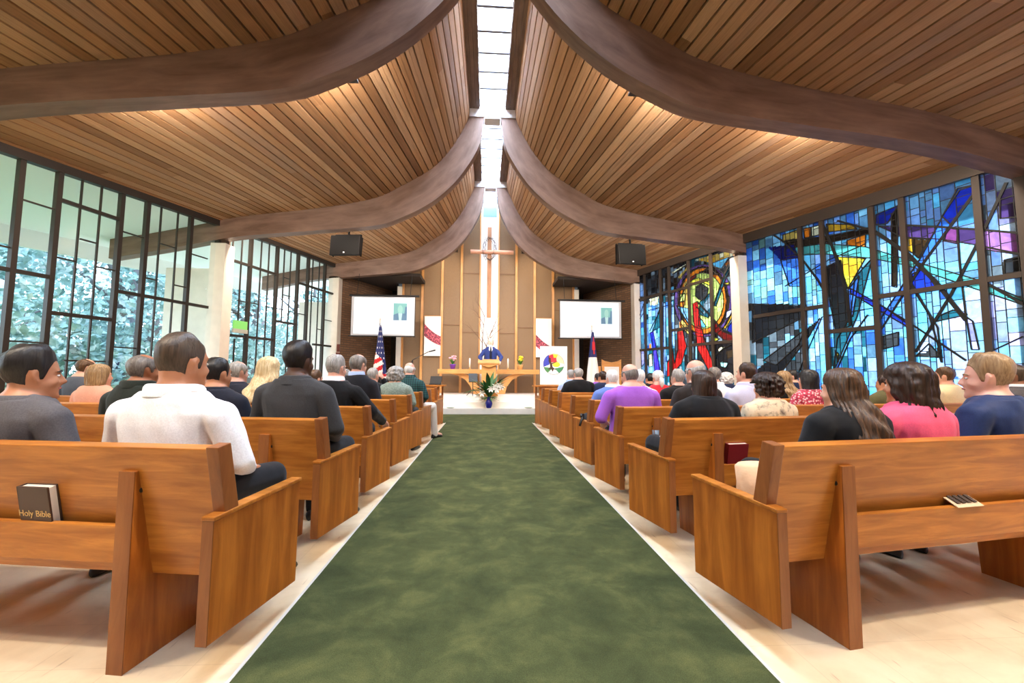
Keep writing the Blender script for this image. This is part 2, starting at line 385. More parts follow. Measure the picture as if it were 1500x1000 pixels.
# beams: two curved halves with a rectangular section, joined by a tie plate at the ridge
BW = .24
ordn = {.45: 'overhead behind the camera', 5.0: 'nearest the camera', 9.55: 'second from the camera', 13.8: 'farthest, at the chancel'}
for yb in BEAMS_Y:
    for s, sd in ((-1, 'left'), (1, 'right')):
        xm = xw(yb)+2.2
        a = prof(UD, yb, xm); b = prof(LD, yb, xm); N = 70
        def resamp(q):
            P = np.array(q); L = np.r_[0, np.cumsum(np.linalg.norm(np.diff(P, axis=0), axis=1))]; t = np.linspace(0, L[-1], N); return np.c_[np.interp(t, L, P[:, 0]), np.interp(t, L, P[:, 1])]
        A, B = resamp(a), resamp(b)
        # the top sits a little into the boards
        rings = []; uvl = []
        for i in range(N):
            (x0, z0), (x1, z1) = A[i], B[i]; dx, dz = x0-x1, z0-z1; l = math.hypot(dx, dz); x0 += dx/l*.03; z0 += dz/l*.03
            rings.append([(s*x0, yb-BW/2, z0), (s*x1, yb-BW/2, z1), (s*x1, yb+BW/2, z1), (s*x0, yb+BW/2, z0)])
        mb = MB(); mb.loft(rings)
        o = mb.build('roof_beam', BEAMM, bev=0)
        uv = o.data.uv_layers.new(name='UVMap')
        for lp in o.data.loops:
            i, j = divmod(lp.vertex_index, 4); uv.data[lp.index].uv = ((0, .43, .67, 1.1)[j], i*.11)
        tag(o, 'curved laminated %s-hand roof beam, %s' % (sd, ordn[yb]), 'beam', 'curved roof beams')
    tp = MB(); z = rise(7.30, yb)
    tp.box((0, yb-.138, z-.02), (1.08, .03, .36)); tp.box((0, yb+.138, z-.02), (1.08, .03, .36)); tp.box((0, yb, z-.215), (.36, .28, .03))
    for x in (-.42, -.3, .3, .42):
        for dz in (-.1, .08): tp.ball((x, yb-.152, z+dz), .016, 8, 5)
    tag(tp.build('tie_plate', GREYW), 'pale bolted plate tying the two beam halves at the ridge, %s' % ordn[yb], 'plate', 'ridge tie plates')

# columns
for yb in BEAMS_Y:
    for s, sd in ((-1, 'left'), (1, 'right')):
        x = xw(yb)-.04; zt = {.45: 3.5, 5.0: 3.52, 9.55: 3.98, 13.8: 4.26}[yb]
        if yb == 13.8: x = 4.98
        if yb == 5.0: x += .16
        t = thing('column', 'white square column on the %s side, under the beam %s' % (sd, ordn[yb]), 'column', (s*x, yb+.05, 0), 0, 'white columns')
        c = MB(); c.box((0, 0, zt/2), (.32, .34, zt)); c.build('shaft', WALLM, t, bev=.01)
        k = MB(); zz = float(np.interp(x, LD[::-1, 0], LD[::-1, 1]))+.05; k.box((0, 0, (zt+zz)/2), (.2, .2, max(.05, zz-zt))); k.build('cap_block', plain('dark_steel_cap', srgb(70, 52, 40), .5, .2), t)

# rear wall behind the camera
bw = MB(); Y = -4.1; q = prof(UD, Y, xw(Y)); poly = [(-x, z+.02) for x, z in q]+[(x, z+.02) for x, z in q[::-1]]+[(xw(Y), 0), (-xw(Y), 0)]
bw.prism(poly, 'y', Y-.15, Y)
tag(bw.build('wall_back', plain('rear_wall_paint', srgb(128, 98, 70), .8)), 'plain rear wall of the sanctuary', 'wall', kind='structure')

# ================================================================== WINDOWS
class Plane:
    """vertical wall plane through a -> b (floor points); s along it, z up"""
    def __init__(s, a, b):
        s.a = np.array([a[0], a[1], 0.]); s.b = np.array([b[0], b[1], 0.]); s.t = (s.b-s.a); s.L = np.linalg.norm(s.t); s.t /= s.L
        s.n = np.array([s.t[1], -s.t[0], 0])
    def sz(s, px, py): p = atP(px, py, s.a, s.n); return float((p-s.a)@s.t), float(p[2])
    def at(s, q, z, off=0): p = s.a+s.t*q+s.n*off; return (p[0], p[1], z)
    def ceil(s, q): p = s.a+s.t*q; return ceil_z(p[0], p[1])
def bar(mb, P, a, b, w, d, off=0, mi=0):
    """flat bar in the plane from (s,z) a to b, width w, depth d"""
    (s0, z0), (s1, z1) = a, b; l = math.hypot(s1-s0, z1-z0)
    if l < 1e-4: return
    nx, nz = -(z1-z0)/l*w/2, (s1-s0)/l*w/2; vs = []
    for o in (off-d/2, off+d/2):
        for (q, z) in ((s0+nx, z0+nz), (s1+nx, z1+nz), (s1-nx, z1-nz), (s0-nx, z0-nz)): vs.append(P.at(q, z, o))
    mb.add(vs, [(0, 1, 2, 3), (7, 6, 5, 4), (0, 4, 5, 1), (1, 5, 6, 2), (2, 6, 7, 3), (3, 7, 4, 0)], mi)
def wallpt(sd, y): return (sd*(xw(y)-.02), y)
def headrail(mb, P, w=.13, d=.12):
    k = 8
    for i in range(k):
        a, b = P.L*i/k, P.L*(i+1)/k; bar(mb, P, (a, P.ceil(a)-w/2+.02), (b, P.ceil(b)-w/2+.02), w, d)
SILL = .32
def window(n, sd, y0, y1, data=None, label=''):
    P = Plane(wallpt(sd, y0), wallpt(sd, y1)); fr = MB(); thin = MB()
    headrail(fr, P); bar(fr, P, (0, SILL), (P.L, SILL), .1, .12)
    for q in (.06, P.L-.06): bar(fr, P, (q, SILL), (q, P.ceil(q)), .09, .1)
    if data:
        S, ox, oy = data['S'], data['ox'], data['oy']; C = lambda x, y: P.sz(ox+x/S, oy+y/S)
        for (x0, y0_, x1, y1_) in data['V']:
            q = C((x0+x1)/2, (y0_+y1_)/2)[0]; bar(fr, P, (q, SILL), (q, P.ceil(q)-.05), .066, .08)
        for (x0, y0_, x1, y1_) in data['H']:
            a, b = C(x0, y0_), C(x1, y1_); z = (a[1]+b[1])/2; bar(fr, P, (a[0], z), (b[0], z), .056, .06)
        for (x0, y0_, x1, y1_, low) in data['v']:
            q = C((x0+x1)/2, (y0_+y1_)/2)[0]; za = C(x0, y0_)[1]; zb = SILL if low else C(x1, y1_)[1]; bar(thin, P, (q, za if S == 3.571 and y0_ > 600 else P.ceil(q)-.05), (q, zb), .022, .03)
        for (x0, y0_, x1, y1_) in data['h']:
            a, b = C(x0, y0_), C(x1, y1_); z = (a[1]+b[1])/2; bar(thin, P, (a[0], z), (b[0], z), .022, .03)
    else:
        for q in np.linspace(0, P.L, 6)[1:-1]: bar(fr, P, (q, SILL), (q, P.ceil(q)-.05), .066, .08)
        for z in (1.5, 2.8): bar(fr, P, (0, z), (P.L, z), .07, .07)
    o = fr.build('window_%d' % n, STEEL); tag(o, label, 'window', kind='structure')
    if thin.v: thin.build('glazing_bar', STEEL, o)
    g = MB(); zt0, zt1 = P.ceil(0)-.02, P.ceil(P.L)-.02
    g.add([P.at(0, SILL, 0), P.at(P.L, SILL, 0), P.at(P.L, zt1, 0), P.at(0, zt0, 0)], [(0, 1, 2, 3)]); g.build('glass', GLASS, o)
    b = MB(); bar(b, P, (0, SILL/2-.02), (P.L, SILL/2-.02), SILL-.04, .16); tag(b.build('wall_%s' % ('left' if sd < 0 else 'right'), WALLM), 'low wall under %s' % label, 'wall', kind='structure')
    return P
WA = dict(S=2.857, ox=0, oy=200,
  V=[(85, 100, 20, 890), (245, 160, 190, 870), (505, 255, 460, 950), (615, 295, 575, 900), (797, 345, 772, 810)],
  H=[(-60, 535, 208, 592), (208, 735, 470, 768), (485, 645, 868, 715), (255, 265, 500, 348)],
  h=[(88, 265, 228, 302), (-60, 447, 40, 460), (232, 505, 318, 522), (335, 430, 405, 445), (400, 545, 482, 560), (508, 395, 602, 425), (602, 590, 655, 600), (672, 450, 735, 465), (725, 620, 782, 632), (800, 490, 868, 512), (20, 855, 188, 862), (468, 880, 568, 886), (265, 935, 440, 942)],
  v=[(345, 205, 278, 935, 1), (422, 232, 370, 925, 1), (672, 310, 640, 840, 1), (745, 335, 712, 810, 1)])
WB = dict(S=3.571, ox=300, oy=300,
  V=[(245, 180, 215, 690), (380, 220, 355, 790), (490, 260, 470, 700), (545, 280, 525, 640), (630, 310, 610, 780)],
  H=[(105, 275, 372, 365), (495, 405, 672, 470), (370, 605, 478, 628), (98, 678, 360, 706), (565, 727, 662, 742)],
  h=[(172, 500, 232, 512), (318, 530, 362, 540), (128, 560, 172, 570), (232, 512, 278, 518), (412, 380, 446, 390), (412, 470, 446, 480), (370, 540, 410, 548), (440, 558, 474, 566), (484, 565, 526, 578), (550, 475, 590, 485), (622, 600, 662, 608), (585, 648, 618, 655)],
  v=[(150, 180, 120, 660, 0), (195, 190, 172, 650, 0), (297, 195, 265, 850, 1), (335, 210, 310, 830, 1), (418, 235, 400, 610, 0), (452, 250, 430, 700, 1), (570, 285, 545, 720, 1), (600, 295, 585, 700, 1), (155, 700, 150, 800, 1)])
window(1, -1, 5.0, 9.55, WA, 'tall steel-framed clear window on the left, nearer the camera')
PB = window(2, -1, 9.55, 13.8, WB, 'tall steel-framed clear window on the left, nearer the chancel')
window(3, -1, .45, 5.0, None, 'steel-framed clear window beside the camera on the left')
def daylight_block_wall(sd, nm):
    P = Plane(wallpt(sd, -4.1), wallpt(sd, .45)); b = MB(); n_ = 6
    for i in range(n_):
        a, c = P.L*i/n_, P.L*(i+1)/n_; b.add([P.at(a, 0, -.06), P.at(c, 0, -.06), P.at(c, P.ceil(c), -.06), P.at(a, P.ceil(a), -.06), P.at(a, 0, .06), P.at(c, 0, .06), P.at(c, P.ceil(c), .06), P.at(a, P.ceil(a), .06)], [(0, 1, 2, 3), (7, 6, 5, 4), (0, 4, 5, 1), (1, 5, 6, 2), (2, 6, 7, 3), (3, 7, 4, 0)])
    tag(b.build('wall_'+nm, plain('rear_wall_paint', srgb(128, 98, 70), .8)), 'plain %s wall added behind the camera to cut daylight' % nm, 'wall', kind='structure')
daylight_block_wall(-1, 'left_rear_blocker'); daylight_block_wall(1, 'right_rear_blocker')  # blank walls added here to hold back daylight from behind

# ------------------------------------------------------------------ stained glass
GLM = bpy.data.materials.new('stained_glass'); GLM.use_nodes = True
_n = GLM.node_tree; _n.nodes.clear(); _o = _n.nodes.new('ShaderNodeOutputMaterial')
_a = _n.nodes.new('ShaderNodeAttribute'); _a.attribute_name = 'glass_colour'
_nz = noise_n(_n, coords(_n, (1, 1, 1)), 7, 5, .6, 1.2); _rp = ramp(_n, [(.3, (.55, .55, .6, 1)), (.7, (1.15, 1.15, 1.1, 1))]); _n.links.new(_nz, _rp.inputs[0])
_mx = _n.nodes.new('ShaderNodeMix'); _mx.data_type = 'RGBA'; _mx.blend_type = 'MULTIPLY'; _mx.inputs[0].default_value = .8
_n.links.new(_a.outputs['Color'], _mx.inputs[6]); _n.links.new(_rp.outputs[0], _mx.inputs[7])
_t = _n.nodes.new('ShaderNodeBsdfTransparent'); _d = _n.nodes.new('ShaderNodeBsdfTranslucent'); _g = _n.nodes.new('ShaderNodeBsdfGlossy'); _g.inputs['Roughness'].default_value = .12
_x = _n.nodes.new('ShaderNodeMixShader'); _x.inputs[0].default_value = .55; _x2 = _n.nodes.new('ShaderNodeMixShader'); _x2.inputs[0].default_value = .03
_n.links.new(_mx.outputs[2], _t.inputs[0]); _n.links.new(_mx.outputs[2], _d.inputs[0])
_n.links.new(_t.outputs[0], _x.inputs[1]); _n.links.new(_d.outputs[0], _x.inputs[2]); _n.links.new(_x.outputs[0], _x2.inputs[1]); _n.links.new(_g.outputs[0], _x2.inputs[2]); _n.links.new(_x2.outputs[0], _o.inputs[0])
LEAD = plain('lead_came', srgb(24, 24, 26), .6, .2)
GC = dict(dark=(22, 22, 24), dgrey=(52, 54, 56), brown=(60, 42, 24), dbrown=(40, 30, 22), amber=(206, 168, 78), gold=(214, 158, 40), orange=(232, 120, 30), yellow=(240, 214, 60), ygreen=(206, 222, 110),
  cyan=(100, 190, 228), lcyan=(140, 200, 232), blue=(62, 118, 210), dblue=(28, 52, 180), navy=(20, 30, 110), lblue=(136, 176, 232), white=(176, 194, 222), lav=(176, 172, 226), purple=(84, 60, 110), magenta=(140, 70, 130),
  pink=(206, 140, 214), teal=(84, 170, 160), dteal=(26, 84, 96), red=(186, 24, 22), dred=(110, 18, 16), mint=(150, 206, 190), grey=(120, 134, 140), cream=(226, 214, 170), steel=(110, 160, 190), violet=(66, 50, 190))
def inpoly(X, Y, poly):
    c = np.zeros(X.shape, bool); n = len(poly)
    for i in range(n):
        x0, y0 = poly[i]; x1, y1 = poly[(i+1) % n]
        if y0 == y1: continue
        k = ((y0 > Y) != (y1 > Y)) & (X < (x1-x0)*(Y-y0)/(y1-y0)+x0); c ^= k
    return c
def stained(n, y0, y1, S, ox, oy, zones, polys, ells, leads, V, H, label, seed):
    rs = np.random.RandomState(seed); P = Plane(wallpt(1, y0), wallpt(1, y1)); L = P.L; dx = .026
    C = lambda x, y: P.sz(ox+x/S, oy+y/S)
    zmax = max(P.ceil(0), P.ceil(L)); ns, nz = int(L/dx), int((zmax-SILL)/dx)
    sg = (np.arange(ns)+.5)*L/ns; zg = SILL+(np.arange(nz)+.5)*(zmax-SILL)/nz; SS, ZZ = np.meshgrid(sg, zg)
    # base panes: columns of uneven width, each cut into uneven lights
    ce = [0]
    while ce[-1] < L: ce.append(ce[-1]+rs.uniform(.07, .2))
    ci = np.searchsorted(ce, SS)-1; cell = np.zeros(SS.shape, int); rows = []
    for k in range(len(ce)):
        re = [SILL-rs.uniform(0, .2)]
        while re[-1] < zmax: re.append(re[-1]+rs.uniform(.10, .34))
        rows.append(re); mk = ci == k; cell[mk] = k*100+np.searchsorted(re, ZZ[mk])
    rgb = np.zeros(SS.shape+(3,))
    var = rs.uniform(.72, 1.22, 100000)[cell]; pick = rs.randint(0, 1000, 100000)[cell]
    for poly, names in zones:
        q = [C(*p) for p in poly] if poly else None
        mk = inpoly(SS, ZZ, q) if q else np.ones(SS.shape, bool)
        pal = np.array([GC[c] for c in names], float); col = pal[pick % len(names)]; rgb[mk] = (col*var[..., None])[mk]
    for it in polys:
        c = it[0]; q = [C(*p) for p in it[1]]
        mk = inpoly(SS, ZZ, q); v2 = .75+.5*(rs.uniform(0, 1, 100000)[(cell//1)]); rgb[mk] = (np.array(GC[c], float)*np.clip(v2, .8, 1.15)[..., None])[mk]
    rgb = np.clip(rgb, 0, 255)/255; lin = np.where(rgb <= .04045, rgb/12.92, ((rgb+.055)/1.055)**2.4)*.74
    g = MB(); verts = []
    xs = np.linspace(0, L, ns+1); zs = np.linspace(SILL, zmax, nz+1); top = np.array([P.ceil(x) for x in xs])-.03
    for j in range(nz+1):
        for i in range(ns+1): verts.append(P.at(xs[i], min(zs[j], top[i])))
    faces = [(j*(ns+1)+i, j*(ns+1)+i+1, (j+1)*(ns+1)+i+1, (j+1)*(ns+1)+i) for j in range(nz) for i in range(ns)]
    me = bpy.data.meshes.new('glass'); me.from_pydata(verts, [], faces); me.materials.append(GLM)
    at = me.attributes.new('glass_colour', 'FLOAT_COLOR', 'FACE'); at.data.foreach_set('color', np.c_[lin.reshape(-1, 3), np.ones(ns*nz)].ravel()); me.update()
    fr = MB(); headrail(fr, P, .22, .14); bar(fr, P, (0, SILL), (L, SILL), .1, .12)
    for q in (.06, L-.06): bar(fr, P, (q, SILL), (q, P.ceil(q)), .10, .1)
    for (a, b, c, d) in V:
        q = C((a+c)/2, (b+d)/2)[0]; bar(fr, P, (q, SILL), (q, P.ceil(q)-.05), .085, .09)
    for (a, b, c, d) in H:
        u, v = C(a, b), C(c, d); z = (u[1]+v[1])/2; bar(fr, P, (u[0], z), (v[0], z), .075, .08)
    o = fr.build('window_%d' % n, plain('stained_window_frame', srgb(66, 56, 50), .55, .2)); tag(o, label, 'window', kind='structure')
    go = bpy.data.objects.new('stained_glass', me); COL.objects.link(go); go.parent = o; tag(go, kind='structure')
    ld = MB()
    for k in range(1, len(ce)-1): bar(ld, P, (ce[k], SILL), (ce[k], P.ceil(min(ce[k], L))-.05), .009, .012)
    for k, re in enumerate(rows[:-1]):
        for z in re[1:-1]:
            if z < P.ceil(min(ce[k], L))-.1: bar(ld, P, (ce[k], z), (min(L, ce[k+1]), z), .009, .012)
    for it in polys:
        if len(it) > 2 and it[2] == 0: continue
        q = [C(*p) for p in it[1]]
        for i in range(len(q)):
            a, b = q[i], q[(i+1) % len(q)]
            if max(a[1], b[1]) < P.ceil(min(max(a[0], 0), L)) and 0 <= min(a[0], b[0]) and max(a[0], b[0]) <= L: bar(ld, P, a, b, .016, .024)
    for pts, wd in leads:
        q = [C(*p) for p in pts]
        for a, b in zip(q[:-1], q[1:]):
            a = (min(max(a[0], 0), L), a[1]); b = (min(max(b[0], 0), L), b[1]); bar(ld, P, a, b, wd*.68, .03)
    ld.build('lead_lines', LEAD, o)
    b = MB(); bar(b, P, (0, SILL/2-.02), (L, SILL/2-.02), SILL-.04, .16); tag(b.build('wall_right', WALLM), 'low wall under %s' % label, 'wall', kind='structure')
def ell(cx, cy, rx, ry, n=28, a0=0, a1=360): return [(cx+rx*math.cos(R(a0+(a1-a0)*i/n)), cy+ry*math.sin(R(a0+(a1-a0)*i/n))) for i in range(n)]
RA_z = [(None, ['cyan', 'lcyan', 'lblue', 'cyan', 'blue', 'steel', 'lcyan']),
  ([(-300, 200), (100, 200), (100, 1100), (-300, 1100)], ['dgrey', 'dark', 'grey', 'dteal', 'steel', 'dgrey']),
  ([(-300, 300), (100, 300), (160, 640), (-200, 640)], ['lcyan', 'mint', 'blue', 'steel', 'cyan']),
  ([(560, 60), (900, 0), (900, 520), (560, 560)], ['lcyan', 'lblue', 'cyan', 'lblue', 'steel', 'lcyan']),
  ([(890, 0), (1300, 0), (1300, 560), (900, 560)], ['lav', 'lblue', 'grey', 'white', 'purple']),
  ([(800, 640), (915, 550), (1300, 560), (1300, 1200), (860, 1200), (720, 760)], ['white', 'lblue', 'white', 'lcyan', 'lav']),
  ([(200, 760), (440, 740), (440, 1100), (200, 1100)], ['blue', 'steel', 'cyan', 'lblue', 'dteal'])]
RA_p = [('amber', [(-10, 325), (65, 300), (65, 350), (-10, 360)]), ('orange', [(85, 297), (118, 290), (118, 333), (90, 340)]), ('cream', [(120, 290), (160, 280), (162, 325), (122, 332)]), ('gold', [(190, 275), (310, 278), (330, 298), (195, 312)]),
  ('dbrown', [(0, 350), (200, 330), (380, 292), (420, 312), (200, 362), (0, 388)]), ('orange', [(285, 350), (370, 322), (368, 380), (282, 372)]), ('yellow', [(240, 425), (368, 433), (288, 572)]), ('gold', [(252, 455), (350, 455), (320, 520), (272, 510)], 0),
  ('dark', [(190, 470), (255, 440), (285, 600), (300, 740), (232, 765), (200, 600)]), ('dteal', [(320, 520), (400, 430), (330, 700), (220, 960), (240, 800), (300, 700)]),
  ('teal', [(0, 388), (180, 365), (370, 380), (540, 432), (880, 530), (1100, 622), (1100, 648), (890, 578), (560, 465), (400, 432), (180, 412), (0, 422)]),
  ('purple', [(430, 285), (700, 285), (880, 300), (880, 372), (720, 345), (540, 335)]), ('magenta', [(742, 292), (792, 300), (788, 365), (728, 352)]), ('pink', [(912, 305), (1090, 315), (1090, 418), (915, 392)]),
  ('dblue', [(418, 232), (520, 190), (470, 272), (415, 280)]), ('dbrown', [(488, 232), (518, 200), (512, 565), (490, 560)]), ('gold', [(562, 340), (590, 342), (592, 412), (562, 395)]), ('brown', [(590, 342), (660, 345), (612, 432), (590, 412)]),
  ('blue', [(790, 112), (862, 98), (862, 150), (640, 450), (440, 760), (440, 705), (620, 432)]), ('dblue', [(580, 505), (632, 480), (692, 562), (582, 580)]), ('dblue', [(720, 240), (800, 120), (862, 100), (862, 140), (760, 280)]),
  ('blue', [(290, 575), (340, 510), (310, 700), (298, 690)]), ('dblue', [(300, 570), (430, 640), (560, 720), (560, 745), (430, 670), (300, 590)]),
  ('dark', [(-150, 640), (70, 650), (90, 700), (-150, 820)]), ('dark', [(-200, 1000), (160, 705), (110, 790), (-60, 1010)]), ('dgrey', [(-100, 900), (90, 760), (60, 830), (-40, 920)]), ('dgrey', [(440, 790), (520, 770), (520, 830), (440, 850)]),
  ('dteal', [(690, 702), (770, 668), (835, 690), (690, 722)]), ('dgrey', [(600, 880), (660, 822), (702, 868), (700, 885)]), ('orange', [(698, 842), (716, 850), (716, 908)]), ('lav', [(830, 700), (860, 720), (890, 850), (855, 850)]), ('yellow', [(236, 860), (246, 870), (240, 910)]),
  ('white', [(640, 870), (720, 750), (700, 720), (600, 860)], 0), ('purple', [(985, 165), (1090, 130), (1090, 240), (985, 250)]), ('dgrey', [(1005, 440), (1090, 420), (1090, 500), (1005, 515)]), ('navy', [(-80, 380), (40, 370), (90, 500), (60, 520)], 0), ('blue', [(-20, 440), (60, 430), (90, 560), (20, 560)])]
RA_l = [([(170, 270), (210, 360), (250, 470), (280, 590), (300, 740)], .07), ([(-60, 320), (0, 360), (90, 450), (150, 530), (190, 600)], .05), ([(420, 315), (560, 410), (700, 550), (770, 640), (830, 715)], .08),
  ([(440, 760), (620, 470), (860, 140)], .03), ([(600, 860), (760, 600), (890, 350), (1015, 85)], .055), ([(790, 290), (800, 450), (830, 700)], .03), ([(540, 480), (700, 750), (720, 910)], .03), ([(560, 720), (830, 900)], .035), ([(580, 560), (660, 690), (720, 890)], .025),
  ([(550, 280), (880, 300), (1090, 318)], .04), ([(890, 375), (1090, 415)], .035), ([(240, 260), (420, 310)], .05), ([(0, 560), (200, 440), (370, 365)], .02), ([(230, 960), (300, 800), (380, 690)], .03), ([(60, 960), (170, 700), (400, 660)], .02), ([(280, 590), (430, 640), (560, 730)], .02), ([(930, 550), (1090, 640)], .05), ([(940, 860), (1090, 790)], .02)]
stained(5, 5.0, 9.55, 3.126, 1150, 240, RA_z, RA_p, [], RA_l,
  [(70, 300, 100, 940), (170, 280, 205, 940), (400, 215, 440, 920), (535, 180, 590, 920), (880, 80, 940, 860)],
  [(-140, 700, 185, 650), (200, 770, 432, 745), (430, 607, 560, 590), (560, 590, 905, 535), (905, 535, 1090, 505)],
  'abstract blue stained-glass window on the right, nearer the camera', 3)
RB_z = [(None, ['dgrey', 'dark', 'dteal', 'grey', 'dgrey']), ([(0, 420), (310, 400), (330, 1100), (0, 1100)], ['cyan', 'steel', 'blue', 'dteal', 'lblue', 'steel']), ([(20, 100), (440, 40), (440, 320), (20, 390)], ['dgrey', 'dbrown', 'dark', 'dgrey', 'grey']),
  ([(480, 60), (640, 20), (800, -20), (800, 20), (630, 80)], ['amber', 'gold', 'cream', 'amber'])]
RB_p = [('purple', ell(560, 390, 240, 295)), ('dbrown', ell(560, 390, 212, 282), 0), ('orange', ell(555, 392, 192, 268)), ('dbrown', [(520, 160), (640, 100), (700, 190), (640, 180), (560, 210)], 0), ('ygreen', ell(555, 392, 168, 228)), ('amber', [(400, 250), (450, 200), (450, 420), (400, 430)], 0), ('ygreen', [(370, 340), (410, 330), (405, 390), (362, 400)]), ('orange', [(355, 410), (405, 395), (400, 445), (352, 440)]),
  ('yellow', [(440, 230), (520, 205), (620, 250), (610, 268), (520, 230), (445, 260)]), ('red', [(440, 215), (500, 170), (500, 200), (440, 245)]),
  ('lav', [(745, 480), (790, 460), (790, 500), (740, 540)]), ('purple', [(745, 270), (792, 260), (795, 340), (760, 340)]), ('gold', [(790, 380), (805, 380), (805, 500), (740, 620), (720, 610), (790, 480)]), ('navy', [(760, 600), (806, 540), (806, 660), (750, 640)]),
  ('dgrey', [(500, 275), (540, 250), (600, 290), (588, 350), (560, 390), (520, 380), (492, 350)]), ('dteal', [(530, 400), (640, 300), (640, 430), (600, 530), (520, 500)]), ('grey', [(560, 420), (630, 330), (620, 440), (560, 500)], 0), ('dteal', [(638, 430), (720, 190), (780, 35), (815, 50), (740, 210), (662, 435)]), ('orange', [(735, 90), (775, 50), (780, 80), (745, 110)], 0),
  ('steel', [(340, 430), (440, 455), (455, 600), (395, 525)]), ('cyan', [(520, 510), (580, 600), (560, 610), (520, 600)]), ('amber', [(380, 540), (440, 600), (470, 660), (430, 660), (370, 590)]),
  ('red', [(470, 415), (510, 395), (540, 600), (580, 760), (630, 880), (640, 960), (600, 960), (510, 780), (480, 560)]), ('red', [(345, 640), (390, 630), (420, 760), (380, 900), (300, 990), (262, 1010), (265, 900), (310, 790), (322, 900), (350, 790)]), ('orange', [(362, 560), (378, 560), (385, 640), (362, 640)], 0), ('dred', [(650, 565), (720, 630), (806, 665), (806, 725), (720, 705), (645, 640)]),
  ('cyan', [(632, 85), (765, 35), (705, 130), (640, 112)]), ('yellow', [(720, 250), (792, 235), (755, 262)]), ('yellow', [(640, 690), (690, 700), (650, 725)]), ('dark', [(655, 745), (810, 720), (810, 1000), (655, 1000)]), ('cream', [(672, 790), (700, 760), (730, 775), (690, 815)]), ('mint', [(690, 890), (765, 895), (740, 935), (700, 925)]), ('brown', [(740, 800), (800, 790), (790, 850), (750, 860)], 0),
  ('violet', [(125, 650), (150, 640), (175, 780), (215, 1010), (165, 1010), (150, 800)]), ('dblue', [(130, 660), (145, 655), (165, 800), (150, 800)], 0), ('cream', [(110, 830), (140, 820), (145, 920), (115, 930)]), ('orange', [(115, 740), (132, 740), (132, 780), (118, 785)], 0),
  ('lblue', [(35, 240), (75, 250), (75, 360), (38, 360)]), ('lblue', [(38, 400), (76, 390), (76, 480), (42, 540)]), ('lav', [(50, 790), (78, 790), (78, 900), (55, 930)]), ('lblue', [(230, 410), (250, 410), (252, 1000), (230, 1000)]), ('dteal', [(145, 640), (205, 440), (215, 450), (215, 600), (180, 620)]), ('cyan', [(292, 280), (320, 270), (320, 335), (295, 330)]), ('cream', [(120, 380), (190, 360), (190, 420), (125, 430)], 0), ('lblue', [(296, 440), (320, 440), (328, 760), (300, 760)]), ('steel', [(490, 750), (512, 750), (515, 870), (490, 870)]), ('amber', [(350, 200), (430, 110), (420, 150), (370, 220)], 0), ('cream', [(300, 160), (420, 90), (410, 110), (310, 175)], 0)]
RB_l = [([(340, 430), (450, 600)], .04), ([(510, 400), (640, 540), (720, 640), (806, 670)], .06), ([(640, 430), (720, 200), (800, 40)], .05), ([(500, 440), (560, 500)], .03), ([(380, 540), (360, 400), (420, 260), (500, 190)], .04), ([(110, 470), (300, 420)], .03), ([(120, 640), (215, 450)], .025), ([(30, 540), (80, 400)], .03), ([(655, 840), (720, 780), (806, 740)], .04), ([(310, 175), (420, 100)], .04)]
stained(6, 9.55, 13.8, 5.553, 930, 370, RB_z, RB_p, [], RB_l,
  [(90, 150, 90, 960), (215, 120, 220, 780), (285, 110, 290, 780), (440, 70, 460, 900), (625, 10, 640, 900)],
  [(35, 380, 275, 322), (290, 335, 440, 265), (440, 262, 625, 215), (300, 632, 450, 612), (25, 797, 285, 770), (450, 750, 800, 724)],
  'abstract multicoloured stained-glass window on the right, nearer the chancel', 5)
stained(7, .45, 5.0, 3, 1500, 240, [(None, ['cyan', 'lcyan', 'lav', 'white', 'lblue', 'pink'])], [], [], [], [], [], 'stained-glass window beside the camera on the right', 8)


# ================================================================== CHANCEL WALL
FAB = bpy.data.materials.new('woven_wall_fabric'); FAB.use_nodes = True
_n = FAB.node_tree; _b = _n.nodes['Principled BSDF']; _w = noise_n(_n, coords(_n, (60, 1, 160)), 3, 3)
_r = ramp(_n, [(.3, srgb(114, 90, 66)), (.7, srgb(156, 128, 98))]); _n.links.new(_w, _r.inputs[0]); _n.links.new(_r.outputs[0], _b.inputs['Base Color']); _b.inputs['Roughness'].default_value = .9
BATT = wood('batten_wood', srgb(196, 136, 76), srgb(222, 166, 104), (14, 14, 1), .4)
WY = 15.2
fw = MB(); xm = 3.12; q = [(x, z) for x, z in prof(UD, WY, xm)]
poly = [(-x, z+.02) for x, z in q]+[(x, z+.02) for x, z in q[::-1]]+[(xm, PZ-.05), (-xm, PZ-.05)]
fw.prism(poly, 'y', WY, WY+.12)
wf = tag(fw.build('wall_front', FAB), 'brown fabric-panelled chancel wall behind the cross', 'wall', kind='structure')
bx = [589.6, 618, 647, 675.4, 756, 783, 810, 840]
BX = [float(atY(x, 480, WY)[0]) for x in bx]
WX = [float(atY(702.5, 480, WY)[0]), float(atY(730, 480, WY)[0])]
for x in BX: MB().box((x, WY-.03, (PZ+ceil_z(x, WY))/2), (.085, .06, ceil_z(x, WY)-PZ)).build('batten', BATT, wf)
for x in WX: MB().box((x, WY-.03, (PZ+7.4)/2), (.05, .06, 7.4-PZ)).build('batten', BATT, wf)
edges = [BX[0], BX[1], BX[2], BX[3], WX[0]], [WX[1], BX[4], BX[5], BX[6], BX[7]]
sy = [[None, (601,), (477, ), (400.6, 487)], [(401, 488), (478,), (None), None]]
